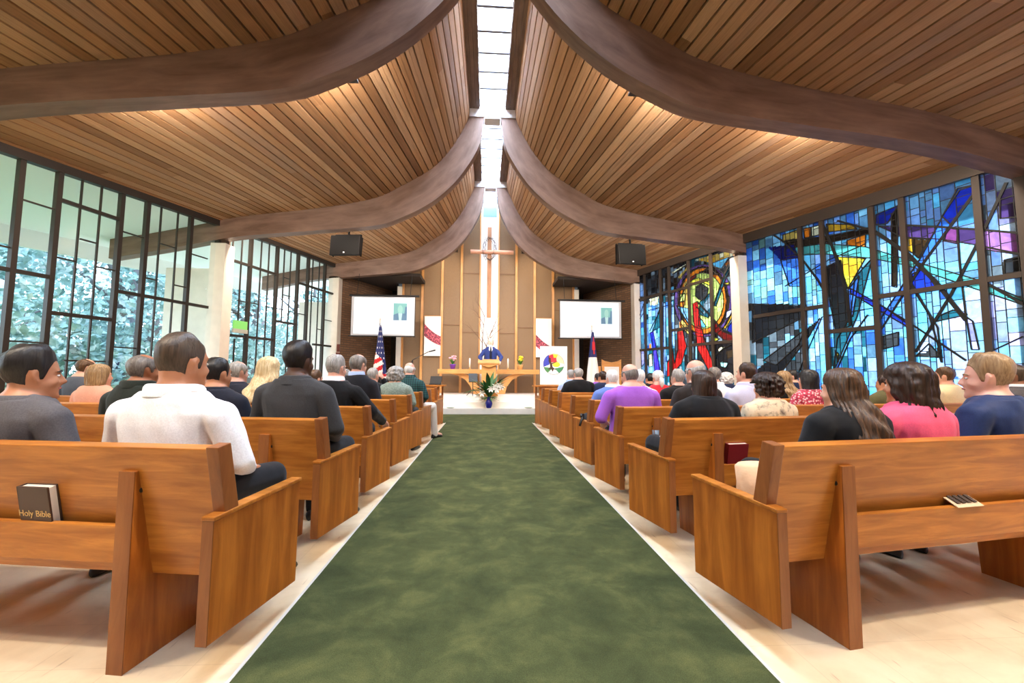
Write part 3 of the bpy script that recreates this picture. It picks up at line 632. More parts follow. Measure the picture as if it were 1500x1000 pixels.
for i, (a, b, ys_) in enumerate([(BX[0], BX[1], (442,)), (BX[2], BX[3], (476.5,)), (BX[3], WX[0], (401, 487)), (WX[1], BX[4], (401, 488)), (BX[4], BX[5], (479,)), (BX[6], BX[7], (453,))]):
    for yy in ys_:
        z = float(atY(716, yy, WY)[2]); MB().box(((a+b)/2, WY-.012, z), (abs(b-a)-.06, .016, .022)).build('panel_joint', plain('joint_brown', srgb(120, 84, 54), .6), wf)
ws_ = MB(); ws_.box(((WX[0]+WX[1])/2, WY-.02, (PZ+7.4)/2), (WX[1]-WX[0]-.05, .04, 7.4-PZ))
ws_.build('white_strip', plain('white_wall_strip', srgb(244, 238, 230), .6), wf)
cw = MB(); zc = float(atY(718, 304, WY)[2]); cw.box(((WX[0]+WX[1])/2, WY-.035, zc), (.50, .02, .76), 0)
tag(cw.build('window_10', plain('pale_blue_glass', srgb(150, 196, 222), .2, emit=.55)), 'small pale blue glass panel high above the cross', 'window', kind='structure')
for s, sd in ((-1, 'left'), (1, 'right')):
    MB().box((s*(xm+.06), WY-.02, (PZ+4.25)/2), (.16, .2, 4.25-PZ)).build('trim_%d' % (5 if s < 0 else 6), WALLM)
    tag(bpy.data.objects['trim_%d' % (5 if s < 0 else 6)], 'pale pilaster at the %s end of the chancel wall' % sd, 'pilaster', kind='structure')
BRICK = bpy.data.materials.new('brown_brick'); BRICK.use_nodes = True
_n = BRICK.node_tree; _b = _n.nodes['Principled BSDF']; _k = _n.nodes.new('ShaderNodeTexBrick'); _v = coords(_n, (1, 1, 1), 'UV'); _n.links.new(_v, _k.inputs['Vector'])
for nm_, c_ in (('Color1', srgb(128, 96, 70)), ('Color2', srgb(104, 76, 54)), ('Mortar', srgb(88, 72, 58))): _k.inputs[nm_].default_value = c_
_k.inputs['Scale'].default_value = 1; _k.inputs['Brick Width'].default_value = .3; _k.inputs['Row Height'].default_value = .075; _k.inputs['Mortar Size'].default_value = .012
_n.links.new(_k.outputs[0], _b.inputs['Base Color']); _b.inputs['Roughness'].default_value = .85
for s, sd in ((-1, 'left'), (1, 'right')):
    a, b = (s*4.83, 14.05), (s*3.75, 16.5); me = bpy.data.meshes.new('wall_brick'); zt = 4.55; L = math.hypot(a[0]-b[0], a[1]-b[1])
    me.from_pydata([(a[0], a[1], 0), (b[0], b[1], 0), (b[0], b[1], zt), (a[0], a[1], zt), (a[0]+s*.15, a[1]+.05, 0), (b[0]+s*.15, b[1]+.05, 0), (b[0]+s*.15, b[1]+.05, zt), (a[0]+s*.15, a[1]+.05, zt)], [], [(0, 1, 2, 3), (4, 7, 6, 5), (3, 2, 6, 7), (0, 3, 7, 4), (1, 5, 6, 2)])
    uv = me.uv_layers.new(name='UVMap'); me.materials.append(BRICK)
    for lp in me.loops: v = me.vertices[lp.vertex_index].co; uv.data[lp.index].uv = (math.hypot(v.x-a[0], v.y-a[1]), v.z)
    o = bpy.data.objects.new('wall_brick_'+sd, me); COL.objects.link(o); tag(o, 'brown brick side wall on the %s of the chancel' % sd, 'wall', kind='structure')
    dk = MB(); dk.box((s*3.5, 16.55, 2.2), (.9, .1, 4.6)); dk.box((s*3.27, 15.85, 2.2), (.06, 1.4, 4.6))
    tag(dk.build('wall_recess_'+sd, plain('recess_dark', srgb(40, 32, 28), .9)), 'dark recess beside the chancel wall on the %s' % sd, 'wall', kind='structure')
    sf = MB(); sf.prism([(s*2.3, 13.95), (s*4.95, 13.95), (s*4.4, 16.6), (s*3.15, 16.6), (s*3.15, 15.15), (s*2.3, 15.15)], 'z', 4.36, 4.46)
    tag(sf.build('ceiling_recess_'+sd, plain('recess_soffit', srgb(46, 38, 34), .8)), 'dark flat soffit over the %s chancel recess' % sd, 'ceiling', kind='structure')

# ================================================================== LIGHT FITTINGS
for x, y, p in UPLIGHTS:
    zl = float(np.interp(abs(x), LD[::-1, 0], LD[::-1, 1]))
    lamp_area((x, y+.235, zl+.33), (R(125), 0, 0), .8, .08, p, NEUT)
    t = MB(); t.box((x, y+.18, zl+.27), (.9, .12, .03)); t.box((x, y+.15, zl+.31), (.9, .05, .06)); tag(t.build('uplight', plain('fitting_housing', srgb(60, 52, 46), .5, .3)), 'dark uplight trough on a roof beam', 'light fitting', 'uplights on the beams')
HOUS = plain('fitting_housing', srgb(60, 52, 46), .5, .3)
for i, (x, y, p) in enumerate(STRIPS):
    z = ceil_z(x, y)-.32; zl = float(np.interp(abs(x), LD[::-1, 0], LD[::-1, 1]))
    z = zl+.24; y -= .06
    lamp_area((x, y+.0, z-.012), (R(6), 0, 0), .9, .1, p, WARM)
    t = MB(); t.box((x, y-.02, z+.05), (.95, .11, .09)); t.box((x, y-.06, z+.1), (.1, .04, .12))
    tag(t.build('strip_light', HOUS), 'dark strip light fixed to a roof beam', 'light fitting', 'strip lights on the beams')
for x, y, p in CHANCEL:
    z = 5.05+.2
    lamp_area((x, y+.02, z), (R(38), 0, 0), .8, .1, p, WARM)
    t = MB(); t.box((x, y-.02, z+.06), (.85, .12, .09)); tag(t.build('strip_light', HOUS), 'dark strip light fixed to the chancel side of the last beam', 'light fitting', 'strip lights over the chancel')
for x, y, p in SPOTS:
    zl = float(np.interp(abs(x), LD[::-1, 0], LD[::-1, 1]))+.42; d = Vector((x*.45-x, 14.6-y, 1.6-zl)).normalized()
    l = bpy.data.lights.new('spot_can', 'SPOT'); l.energy = p; l.color = NEUT; l.spot_size = R(62); l.spot_blend = .7; l.shadow_soft_size = .06
    o = bpy.data.objects.new('spot_can', l); COL.objects.link(o); o.location = Vector((x, y, zl))+d*.1; o.rotation_euler = d.to_track_quat('-Z', 'Y').to_euler()
    t = MB(); t.tube([Vector((x, y, zl))-d*.12, Vector((x, y, zl))+d*.07], .06, 14); t.tube([(x, y-.04, zl), (x, y-.225, zl)], .015, 8)
    tag(t.build('spotlight', HOUS), 'dark spotlight can on the back of the second beam', 'light fitting', 'spotlights on the second beam')

# ================================================================== OUTDOORS (left windows)
gr = MB(); gr.box((-24, 5, -.12), (34, 60, .1)); 
pv = MB(); pv.box((24, 5, -.12), (34, 60, .1)); tag(pv.build('ground_neutral', plain('outside_neutral_ground', srgb(176, 180, 188), .9, var=.08)), 'unseen neutral grey ground outside the stained-glass windows', 'ground', kind='structure')  # unseen ground kept neutral grey so no green bounces into the glass
tag(gr.build('ground', plain('outside_lawn', srgb(120, 150, 90), .9, var=.2)), 'grassy ground outside the windows', 'ground', kind='structure')
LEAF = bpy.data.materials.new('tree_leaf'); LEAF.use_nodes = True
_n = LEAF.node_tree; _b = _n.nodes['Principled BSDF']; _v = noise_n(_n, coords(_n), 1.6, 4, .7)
_r = ramp(_n, [(.3, srgb(92, 124, 112)), (.5, srgb(150, 186, 184)), (.7, srgb(238, 244, 248))]); _n.links.new(_v, _r.inputs[0]); _n.links.new(_r.outputs[0], _b.inputs['Base Color']); _b.inputs['Roughness'].default_value = .6  # glare of overexposed daylight is mixed into these pale bluish leaf tones
BARK = plain('tree_bark', srgb(128, 124, 128), .8, var=.2)
def tree(loc, h, rad, n, label, seed, low=.25):
    rs = random.Random(seed); t = thing('tree', label, 'tree', loc, 0, 'trees outside the windows')
    tk = MB(); tk.tube([(0, 0, -.1), (.05, .1, h*.3), (.25, 0, h*.55), (.2, .1, h*.8)], [.22, .17, .12, .05], 10)
    for k in range(7):
        a = k*.9+rs.random(); tk.tube([(.1, .05, h*(.25+.06*k)), (math.cos(a)*rad*.4, math.sin(a)*rad*.4, h*(.42+.06*k)), (math.cos(a)*rad*.8, math.sin(a)*rad*.8, h*(.5+.07*k))], [.09, .06, .02], 7)
    tk.build('trunk', BARK, t, smooth=True)
    cl = [(rs.gauss(0, rad*.45), rs.gauss(0, rad*.45), h*(low+(1-low)*rs.random()), rad*rs.uniform(.3, .55)) for _ in range(26)]
    vs = []; fs = []
    for i in range(n):
        c = cl[i % len(cl)]; d = Vector((rs.gauss(0, 1), rs.gauss(0, 1), rs.gauss(0, 1))).normalized()*c[3]*rs.random()**.4
        p = Vector(c[:3])+d; a = Vector((rs.gauss(0, 1), rs.gauss(0, 1), rs.gauss(0, 1))).normalized(); b = a.orthogonal().normalized(); s = rs.uniform(.07, .15)
        k = len(vs); vs += [p-a*s, p+b*s*.5, p+a*s, p-b*s*.5]; fs.append((k, k+1, k+2, k+3))
    me = bpy.data.meshes.new('foliage'); me.from_pydata([tuple(v) for v in vs], [], fs); me.materials.append(LEAF); o = bpy.data.objects.new('foliage', me); COL.objects.link(o); o.parent = t
TR = [(-12.6, 10.6, 5.2, 2.4, 'leafy tree just outside the left window nearer the camera'), (-11.2, 13.6, 6.2, 2.4, 'leafy tree outside between the two left windows'), (-9.6, 17.6, 6.8, 2.4, 'leafy tree outside the left window nearer the chancel'),
      (-16.0, 14.5, 6.5, 3.0, 'leafy tree farther out beyond the left windows'), (-13.0, 20.5, 7.5, 3.2, 'tall leafy tree far beyond the left windows'), (-15.5, 8.2, 2.9, 2.2, 'low leafy tree at the edge of the left window'), (-8.6, 21.5, 7.0, 2.2, 'leafy tree beyond the far end of the left windows')]
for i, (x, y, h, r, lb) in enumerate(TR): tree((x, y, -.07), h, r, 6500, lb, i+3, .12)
for i, (y0, nm) in enumerate(((9.95, 'nearer the camera'), (14.35, 'nearer the chancel'))):
    x = -xw(y0); fb = MB(); fb.box((x-.75, y0, 1.75), (1.3, .22, 3.5)); tag(fb.build('wall_fin', WALLM), 'white outside buttress wall beyond the left window %s' % nm, 'wall', kind='structure')

# ================================================================== PEWS
PEWW = wood('pew_wood', srgb(168, 100, 34), srgb(208, 136, 56), (1.2, 12, 12), .34, 2.0, 'Object', .45, srgb(148, 82, 26))
PEWV = wood('pew_wood_upright', srgb(160, 90, 30), srgb(200, 124, 47), (9, 9, 1.0), .34, 1.6, 'Object', .45, srgb(136, 72, 22))
PEWE = wood('pew_edge_shade_wood', srgb(124, 70, 32), srgb(158, 98, 50), (9, 9, 1.2), .4, 2.0)
CUSH = plain('cream_upholstery', srgb(232, 218, 194), .9, bscale=80, bstr=.2)
SPL = R(9); PL = 4.62; NROW = 8
def pew_org(sd, k): return Vector((sd*1.105, 1.695+1.027*k, 0))
def pew_pt(sd, k, u, v, z):
    o = pew_org(sd, k); c, s_ = math.cos(SPL), math.sin(SPL)
    return Vector((o.x+sd*(u*c-v*s_), o.y+u*s_+v*c, z))
def find_u(sd, k, px, v, z):
    a, b = -.6, 7.
    for _ in range(50):
        m = (a+b)/2; x = proj(pew_pt(sd, k, m, v, z))[0]
        if (x < px) == (sd > 0): a = m
        else: b = m
    return (a+b)/2
def make_pew(sd):
    t = thing('pew', 'x', 'pew'); S = sd
    def px(poly, a, b, name, mat, bev=.004, par=None, mi=0):
        mb = MB(); mb.prism(poly, 'x', S*a, S*b); return mb.build(name, mat, par or t, bev=bev)
    ln = lambda z: .018+(.86-z)*.215              # rear face of the leaning back
    px([(ln(.33), .33), (ln(.852), .852), (ln(.852)+.052, .862), (ln(.33)+.056, .343)], .05, PL-.05, 'backrest', PEWW)
    for a in (0, PL-.052): px([(ln(.60)-.008, .60), (ln(.86)-.008, .86), (ln(.86)+.058, .870), (ln(.60)+.064, .608)], a, a+.052, 'back_end_cap', PEWE)  # darker cap colour holds the shade of the right-hand ends
    px([(ln(.38)+.055, .395), (.56, .415), (.56, .45), (ln(.42)+.055, .43)], .045, PL-.045, 'seat', PEWW)
    px([(.535, .34), (.565, .34), (.565, .45), (.535, .45)], .045, PL-.045, 'seat_rail', PEWW, par=None)
    px([(ln(.46)+.06, .434), (.54, .452), (.568, .468), (.555, .49), (.49, .496), (ln(.46)+.064, .478)], .06, PL-.06, 'seat_cushion', CUSH, .006)
    for a in (0, PL-.045):
        ap = px([(.014, .138), (.555, .122), (.557, .605), (.014, .588)], a, a+.045, 'arm_panel', PEWV, .004)
        px([(.008, .138), (.0135, .138), (.0135, .588), (.008, .588)], a, a+.045, 'edge_band', PEWE, 0, ap)
        px([(.006, .588), (.563, .605), (.563, .622), (.006, .604)], a-.006, a+.050, 'arm_cap', PEWW, .004, ap)
    for i, u in enumerate((.355, 1.82, 3.1, PL-.43)):
        sp_ = px([(.028, .757), (.074, .765), (ln(.40), .40), (.46, .385), (.44, 0), (.036, 0)], u, u+.068, 'support', PEWV, .003)
        px([(.023, .757), (.0275, .757), (.0355, 0), (.031, 0)], u, u+.068, 'edge_band', PEWE, 0, sp_)
        if i == 0: mb = MB(); mb.ball((S*(u-.001), .058, .68), (.004, .011, .011), 10, 6); mb.build('bolt', plain('dark_bolt', srgb(30, 24, 20), .4), sp_)
    br = px([(.040, .402), (.034, .546), (.056, .550), (.062, .402)], .424, PL-.43, 'book_rack', PEWW, .003)
    px([(.060, .402), (ln(.41)-.001, .402), (ln(.42)-.001, .420), (.060, .420)], .424, PL-.43, 'rack_floor', PEWW, 0, br)
    return t
ORD = ['nearest the camera', 'second from the camera', 'third from the camera', 'fourth from the camera', 'fifth from the camera', 'sixth from the camera', 'seventh from the camera', 'frontmost, behind the rail']
protos = {s: make_pew(s) for s in (-1, 1)}
CM = child_map()
for s, nm in ((-1, 'left'), (1, 'right')):
    for k in range(NROW):
        p = protos[s] if k == 0 else copy_tree(protos[s], CM)
        p.location = pew_org(s, k); p.rotation_euler = (0, 0, s*SPL)
        tag(p, 'honey-brown wooden pew %s of the aisle, %s' % (nm, ORD[k]), 'pew', 'wooden pews %s of the aisle' % nm)
    # screen rail before the front pew
    t = thing('front_rail', 'wooden panelled rail with a top ledge before the %s front pew' % nm, 'rail', pew_org(s, NROW)-Vector((0, .05, 0)), s*SPL, 'front rails')
    mb = MB(); mb.box((s*2.3, 0, .5), (4.5, .05, .72)); mb.build('panel', PEWW, t)
    mb = MB(); mb.box((s*2.28, -.02, .885), (4.75, .26, .035)); mb.build('ledge', PEWW, t, bev=.004)
    mb = MB(); mb.box((s*.03, 0, .34), (.05, .42, .64)); mb.build('end_panel', PEWV, t, bev=.004)
    for u in (.02, 4.4): mb = MB(); mb.box((s*u, .17, .44), (.035, .035, .88)); mb.build('post', PEWE, t)

# things in the racks and on the pews
def book(name, label, cat, sd, k, u, w, h, d, mat, text=None, lean=.0, z=.425, page=srgb(236, 230, 216)):
    p = pew_pt(sd, k, u, .088, z); t = thing(name, label, cat, p, sd*SPL); t.rotation_euler = (R(10.5), 0, sd*SPL+lean)
    a = MB(); a.box((0, -d/2+.004, h/2), (w, .008, h)); a.box((0, d/2-.004, h/2), (w, .008, h)); a.box((-w/2+.004, 0, h/2), (.008, d, h)); a.build('cover', mat, t, bev=.002)
    b = MB(); b.box((.003, 0, h/2), (w-.012, d-.016, h-.008)); b.build('pages', plain('book_pages', page, .8), t)
    if text:
        f = bpy.data.curves.new('lettering', 'FONT'); f.body = text; f.size = .036; f.align_x = 'CENTER'; f.extrude = .0005; f.materials.append(plain('gilt', srgb(214, 176, 110), .4))
        o = bpy.data.objects.new('tmp', f); COL.objects.link(o); me = bpy.data.meshes.new_from_object(o.evaluated_get(bpy.context.evaluated_depsgraph_get())); bpy.data.objects.remove(o)
        o = bpy.data.objects.new('lettering', me); COL.objects.link(o); o.parent = t; o.location = (0, -d/2-.001, h*.55); o.rotation_euler = (R(90), 0, 0); tag(o, 'gilt title lettering')
    return t
u0 = find_u(-1, 0, 52, .04, .58)
book('bible', 'brown thick book with gilt title in the rack of the nearest left pew', 'book', -1, 0, u0, .145, .27, .04, plain('brown_book_cover', srgb(70, 48, 36), .5), 'Holy Bible', -.03)
u1 = find_u(1, 1, 1080, .04, .6)
book('hymnal', 'dark red hymnal in the rack of the second right pew', 'book', 1, 1, u1, .16, .265, .04, plain('red_book_cover', srgb(112, 14, 20), .5))
u2 = find_u(1, 0, 1408, .06, .55)
p = pew_pt(1, 0, u2, .062, .567); cd = MB(); cd.box((0, 0, 0), (.16, .09, .004), 0, Matrix.Rotation(R(28), 3, 'X'))
for i in range(4): cd.box((-.05+.034*i, -.004, .006), (.022, .05, .003), 1, Matrix.Rotation(R(28), 3, 'X'))
tag(cd.build('communion_tray', [plain('tray_pale', srgb(222, 196, 160), .6), plain('tray_slot', srgb(60, 44, 34), .7)], loc=p, rotz=SPL), 'pale card with dark slots lying on the rack of the nearest right pew', 'card')
# beige cloth bag on the right pew end, seen past the nearest pew's back
p = pew_pt(1, 0, .18, .33, .49); bg = MB()
bg.loft([[(math.cos(a)*rx, math.sin(a)*ry+dy, z) for a in np.linspace(0, 2*PI, 17)[:-1]] for z, rx, ry, dy in ((0, .075, .06, 0), (.06, .09, .07, 0), (.14, .085, .065, .0), (.215, .09, .05, .01), (.23, .07, .03, .015), (.22, .06, .02, .015))])
b_ = bg.build('cloth_bag', plain('beige_cloth', srgb(222, 184, 146), .85, bscale=14, bstr=.4), loc=p, rotz=SPL, smooth=True); tag(b_, 'beige cloth bag standing on the end of the nearest right pew', 'bag')
st = MB(); q = [pew_pt(1, 3, u, v, z) for u, v, z in ((-.03, .22, .66), (.0, .3, .675), (.06, .38, .665), (.10, .45, .56), (-.03, .2, .64), (-.06, .2, .55))]
st.tube(q, .014, 6); tag(st.build('bag_strap', plain('black_strap', srgb(24, 22, 24), .5), smooth=True), 'black strap looped over the arm of the fourth right pew', 'strap')
for (sd, k, px_, nm) in ((-1, 1, 313, 'second left'), (1, 2, 961, 'third right')):
    u = find_u(sd, k, px_, .04, .6); p = pew_pt(sd, k, u, .045, .548); c = MB(); c.lathe([(.02, 0), (.028, .0), (.032, .10), (.03, .10), (.026, .01)], n=12)
    tag(c.build('glass_cup', plain('smoky_glass', srgb(120, 136, 150), .15), loc=p, smooth=True), 'small smoky glass cup in the rack of the %s pew' % nm, 'cup')

# ================================================================== CHANCEL FURNITURE
OAK = wood('light_oak', srgb(206, 140, 74), srgb(230, 172, 106), (1, 12, 12), .4, 2)
def xat(px, Y): return float(atY(px, 545, Y)[0])
def zat(py, Y, px=716): return float(atY(px, py, Y)[2])
# altar table with curved legs
Y = 14.5; x0, x1 = xat(643, Y), xat(788, Y); xc = (x0+x1)/2; hw = (x1-x0)/2; zt = zat(541, Y); zb = zat(547.5, Y)
t = thing('altar_table', 'long oak altar table with curved arched legs behind the lectern', 'table', (xc, Y, PZ))
MB().box((0, 0, (zt+zb)/2-PZ), (2*hw, .8, zt-zb)).build('tabletop', OAK, t, bev=.006)
for s in (-1, 1):
    pts = []; H = zb-PZ
    out = [(s*(hw*.78), H), (s*(hw*.56), H-.05), (s*(hw*.42), H-.2), (s*(hw*.34), H-.45), (s*hw*.315, .0)]; inn = [(s*hw*.10, 0), (s*hw*.12, H*.45), (s*hw*.2, H*.75), (s*hw*.3, H*.92), (s*hw*.38, H)]
    poly = [(s*hw*.78, H), (s*hw*.62, H-.05), (s*hw*.46, H-.2), (s*hw*.36, H-.42), (s*hw*.32, 0), (s*hw*.17, 0), (s*hw*.2, H*.4), (s*hw*.26, H*.66), (s*hw*.4, H-.06), (s*hw*.5, H)]
    for yy in (-.28, .22): mb = MB(); mb.prism(poly, 'y', yy, yy+.06); mb.build('leg', OAK, t)
# lectern
Y = 13.0; xl = xat(716, Y); t = thing('lectern', 'oak lectern with a slanted top, in front of the speaker', 'lectern', (xl, Y, PZ)); h = zat(533, Y)-PZ
MB().box((0, 0, h*.5), (.44, .34, h*1.0)).build('body', OAK, t, bev=.006)
mb = MB(); mb.prism([(-.26, h-.0), (.26, h+.12), (.26, h+.155), (-.26, h+.035)], 'x', -.33, .33); mb.build('slanted_top', OAK, t, bev=.004)
mb = MB(); mb.prism([(-.33, h), (0, h-.11), (.33, h)], 'y', -.24, .1); mb.build('front_wedge', OAK, t)
MB().box((0, 0, .03), (.56, .44, .06)).build('base', OAK, t, bev=.005)
# cross
Y = 14.7; t = thing('cross', 'tall wooden cross hung before the white strip of the chancel wall', 'cross', tuple(atY(717, 370, Y)))
zc = t.location.z; top, bot = zat(333, Y), zat(465, Y)
MB().box((0, 0, (top+bot)/2-zc), (.145, .09, top-bot)).build('upright', wood('cross_wood', srgb(160, 108, 72), srgb(196, 140, 98), (8, 8, 1), .5), t, bev=.005)
xa, xb = xat(687, Y)-t.location.x, xat(751, Y)-t.location.x
mb = MB(); mb.tube([(xa, -.07, 0), (xb, -.07, 0)], .075, 12); mb.build('crossbar', wood('crossbar_wood', srgb(196, 136, 106), srgb(222, 164, 132), (1, 8, 8), .5), t, smooth=False)
for dz in (top-zc-.5, bot-zc+.5): MB().box((0, .25, dz), (.06, .41, .06)).build('wall_bracket', STEEL, t)
th = MB(); rs = random.Random(3)
for k in range(4): th.tube([(math.cos(a)*(.19+.03*rs.uniform(-1, 1))+.03*(k-1.5), -.1+.04*math.sin(a*3+k), math.sin(a)*(.40+.05*rs.uniform(-1, 1))+.1) for a in np.linspace(0, 2*PI, 26)], .007, 5)
for k in range(22): a = rs.uniform(0, 2*PI); th.tube([(math.cos(a)*.2, -.1, math.sin(a)*.4+.1), (math.cos(a)*.25, -.12, math.sin(a)*.46+.1+rs.uniform(-.06, .06))], [.005, .0015], 5)
tag(th.build('thorn_crown', plain('dark_twig', srgb(58, 44, 38), .8), loc=t.location+Vector((0, -.02, 0)), smooth=True), 'crown of dark thorn twigs hung on the cross', 'crown')
# bare branches behind the speaker
Y = 14.35; zb_ = zat(541, Y); br = MB(); rs = random.Random(5)
def twig(p, d, L, r, dep):
    pts = [Vector(p)]; dd = Vector(d).normalized(); c = Vector((rs.uniform(-1, 1), 0, rs.uniform(-.2, .6)))
    for i in range(5): dd = (dd+c*.14).normalized(); pts.append(pts[-1]+dd*L/5)
    br.tube(pts, [r*(1-.14*i) for i in range(6)], 6)
    if dep:
        for i in (2, 3, 4, 5): twig(pts[i], dd+Vector((rs.choice((-1, 1))*rs.uniform(.3, .9), rs.uniform(-.2, .2), .3)), L*.45, r*.5, dep-1)
twig((-.14, 0, .3), (-.05, 0, 1), 1.5, .022, 2); twig((.02, 0, .3), (.12, 0, 1), .95, .02, 2); twig((-.08, 0, .3), (.05, 0, 1), 1.2, .018, 1)
t = thing('branch_vase', 'tall bare branches in a dark vase on the altar table', 'vase', (xat(712, Y), Y, zb_))
br.build('bare_branches', plain('branch_bark', srgb(96, 66, 48), .8), t, smooth=True)
MB().lathe([(.07, 0), (.10, .05), (.11, .2), (.06, .33), (.07, .38)], n=16).build('vase', plain('dark_vase', srgb(70, 56, 50), .4), t, smooth=True)
# candles, flower pots
for px_, nm in ((688, 'left'), (744, 'right')):
    Yc = 14.4; t = thing('candle', 'white pillar candle at the %s of the lectern, on the altar table' % nm, 'candle', (xat(px_, Yc), Yc, zat(541, Yc)), 0, 'altar candles')
    MB().lathe([(.045, 0), (.05, .02), (.03, .03), (.03, .06)], n=14).build('holder', plain('brass', srgb(190, 150, 90), .3, .8), t, smooth=True)
    MB().lathe([(.026, .06), (.026, .36), (.01, .365), (.004, .39)], n=14).build('wax', plain('candle_wax', srgb(250, 244, 232), .5), t, smooth=True)
def leafy(mb, c, d, L, w, n=5, mi=0, droop=.3):
    d = Vector(d).normalized(); p = Vector(c); sd = d.cross(Vector((0, 0, 1)));
    if sd.length < .01: sd = Vector((1, 0, 0))
    sd.normalize(); vs = []
    for i in range(n+1):
        t_ = i/n; wd = w*math.sin(PI*min(.97, .08+t_*.92))
        vs += [p-sd*wd, p+Vector((0, 0, .25*wd)), p+sd*wd]; d = (d+Vector((0, 0, -droop/n))).normalized(); p = p+d*L/n
    fs = []
    for i in range(n): fs += [(3*i, 3*i+1, 3*i+4, 3*i+3), (3*i+1, 3*i+2, 3*i+5, 3*i+4)]
    mb.add(vs, fs, mi)
LG = plain('leaf_green', srgb(70, 130, 50), .5); DG = plain('leaf_dark_green', srgb(34, 84, 30), .45, var=.25)
for px_, potc, fc, lb in ((663, srgb(120, 60, 190), srgb(226, 170, 180), 'pink flowers in a purple foil pot on the altar table'), (762, srgb(236, 190, 130), srgb(246, 226, 50), 'yellow daffodils in a tan pot on the altar table')):
    Yc = 14.3; t = thing('flower_pot', lb, 'potted flowers', (xat(px_, Yc), Yc, zat(541, Yc)), 0, 'altar flower pots'); rs = random.Random(px_)
    MB().lathe([(.07, 0), (.10, .15), (.115, .17), (.10, .17), (.08, .12)], n=14).build('pot', plain('pot_%d' % px_, potc, .4), t, smooth=True)
    lf = MB(); fl_ = MB()
    for k in range(22):
        a = rs.uniform(0, 2*PI); leafy(lf, (0, 0, .13), (math.cos(a)*.5, math.sin(a)*.5, 1), rs.uniform(.16, .3), .02)
    for k in range(15):
        a = rs.uniform(0, 2*PI); r_ = rs.uniform(.02, .12); fl_.ball((math.cos(a)*r_, math.sin(a)*r_, rs.uniform(.3, .44)), .036, 7, 5)
    lf.build('leaves', LG, t, fix=False); fl_.build('blossoms', plain('blossom_%d' % px_, fc, .6), t)
# vase of lilies at the platform edge
Yv = 12.33; zv = .18; t = thing('flower_vase', 'blue vase of white lilies with big green leaves on the chancel step', 'vase', (xat(716.5, Yv), Yv, zv))
MB().lathe([(.06, 0), (.075, .015), (.10, .09), (.105, .15), (.06, .24), (.05, .28), (.075, .32), (.06, .315), (.04, .27)], n=20).build('vase', plain('cobalt_glaze', srgb(24, 30, 130), .2), t, smooth=True)
lf = MB(); rs = random.Random(11)
for k in range(34):
    a = rs.uniform(0, 2*PI); el = rs.uniform(.5, 2.2); leafy(lf, (math.cos(a)*.02, math.sin(a)*.02, .3+rs.uniform(0, .2)), (math.cos(a), math.sin(a)*.7, el), rs.uniform(.35, .85), rs.uniform(.05, .10), 7, 0, rs.uniform(.5, 1.4))
lf.build('leaves', DG, t, fix=False)
ly = MB(); sm = MB()
for (x, z, y) in ((.16, .64, -.2), (.28, .67, -.12), (.05, .58, -.24), (.22, .56, -.2), (-.2, .45, -.16), (-.34, .36, -.1), (.36, .63, -.02)):
    sm.tube([(0, 0, .28), (x*.5, y*.5, z*.75), (x, y, z)], .006, 5)
    for k in range(6): a = k*PI/3; leafy(ly, (x, y, z), (math.cos(a), -.9, math.sin(a)), .15, .038, 5, 0, .5)
ly.build('lilies', plain('lily_white', srgb(252, 248, 238), .5), t, fix=False); sm.build('stems', LG, t)
fg = MB()
for k in range(18): a = rs.uniform(0, 2*PI); leafy(fg, (0, 0, .3), (math.cos(a)*1.6, math.sin(a), rs.uniform(.0, .8)), rs.uniform(.25, .45), .018, 5, 0, .8)
fg.build('filler_leaves', LG, t, fix=False)
# hymn/music stands
for px_, py_, Yc, lb in ((693, 553, 12.9, 'black music stand left of the lectern'),):
    zf = 0 if Yc < 12 else PZ; zt = zat(py_, Yc)-zf; t = thing('music_stand', lb, 'music stand', (xat(px_, Yc), Yc, zf), R(8), 'music stands'); bk = plain('stand_black', srgb(22, 22, 24), .45)
    mb = MB(); w_ = .40 if Yc < 12 else .26; mb.box((0, 0, zt), (w_, .02, .27), 0, Matrix.Rotation(R(-25), 3, 'X')); mb.box((0, -.03, zt-.13), (w_, .07, .015)); mb.build('desk', bk, t)
    MB().tube([(0, .01, .03), (0, .01, zt)], .012, 8).build('pole', bk, t)
    mb = MB()
    for k in range(3): a = k*2*PI/3+.4; mb.tube([(0, 0, .22), (math.cos(a)*.22, math.sin(a)*.22, .01)], .009, 6)
    mb.build('tripod', bk, t)
p = pew_pt(-1, NROW, .12, -.07, .905); mb = MB(); mb.box((0, 0, .10), (.27, .015, .2), 0, Matrix.Rotation(R(-24), 3, 'X')); mb.box((0, -.04, .012), (.27, .09, .024))
tag(mb.build('sheet_music_rack', plain('stand_black', srgb(22, 22, 24), .45), loc=p, rotz=-SPL), 'black sloped music rack standing on the left front rail', 'music rack')
# boom microphone
Yc = 12.6; bk = plain('stand_black', srgb(22, 22, 24), .45); t = thing('microphone_stand', 'black boom microphone stand in front of the left banner', 'microphone', (xat(604, Yc), Yc, PZ-.16))
zj = zat(528, Yc)-t.location.z; MB().tube([(0, 0, 0), (0, 0, zj)], .014, 8).build('pole', bk, t)
MB().tube([(-.06, 0, zj-.1), (.0, 0, zj), (.5, 0, zj+.27)], .011, 8).build('boom_arm', bk, t)
MB().tube([(.48, 0, zj+.25), (.66, 0, zj+.3)], [.018, .024], 8).build('microphone', bk, t)
mb = MB(); mb.lathe([(.14, 0), (.14, .02), (.02, .035)], n=16); mb.build('base', bk, t)
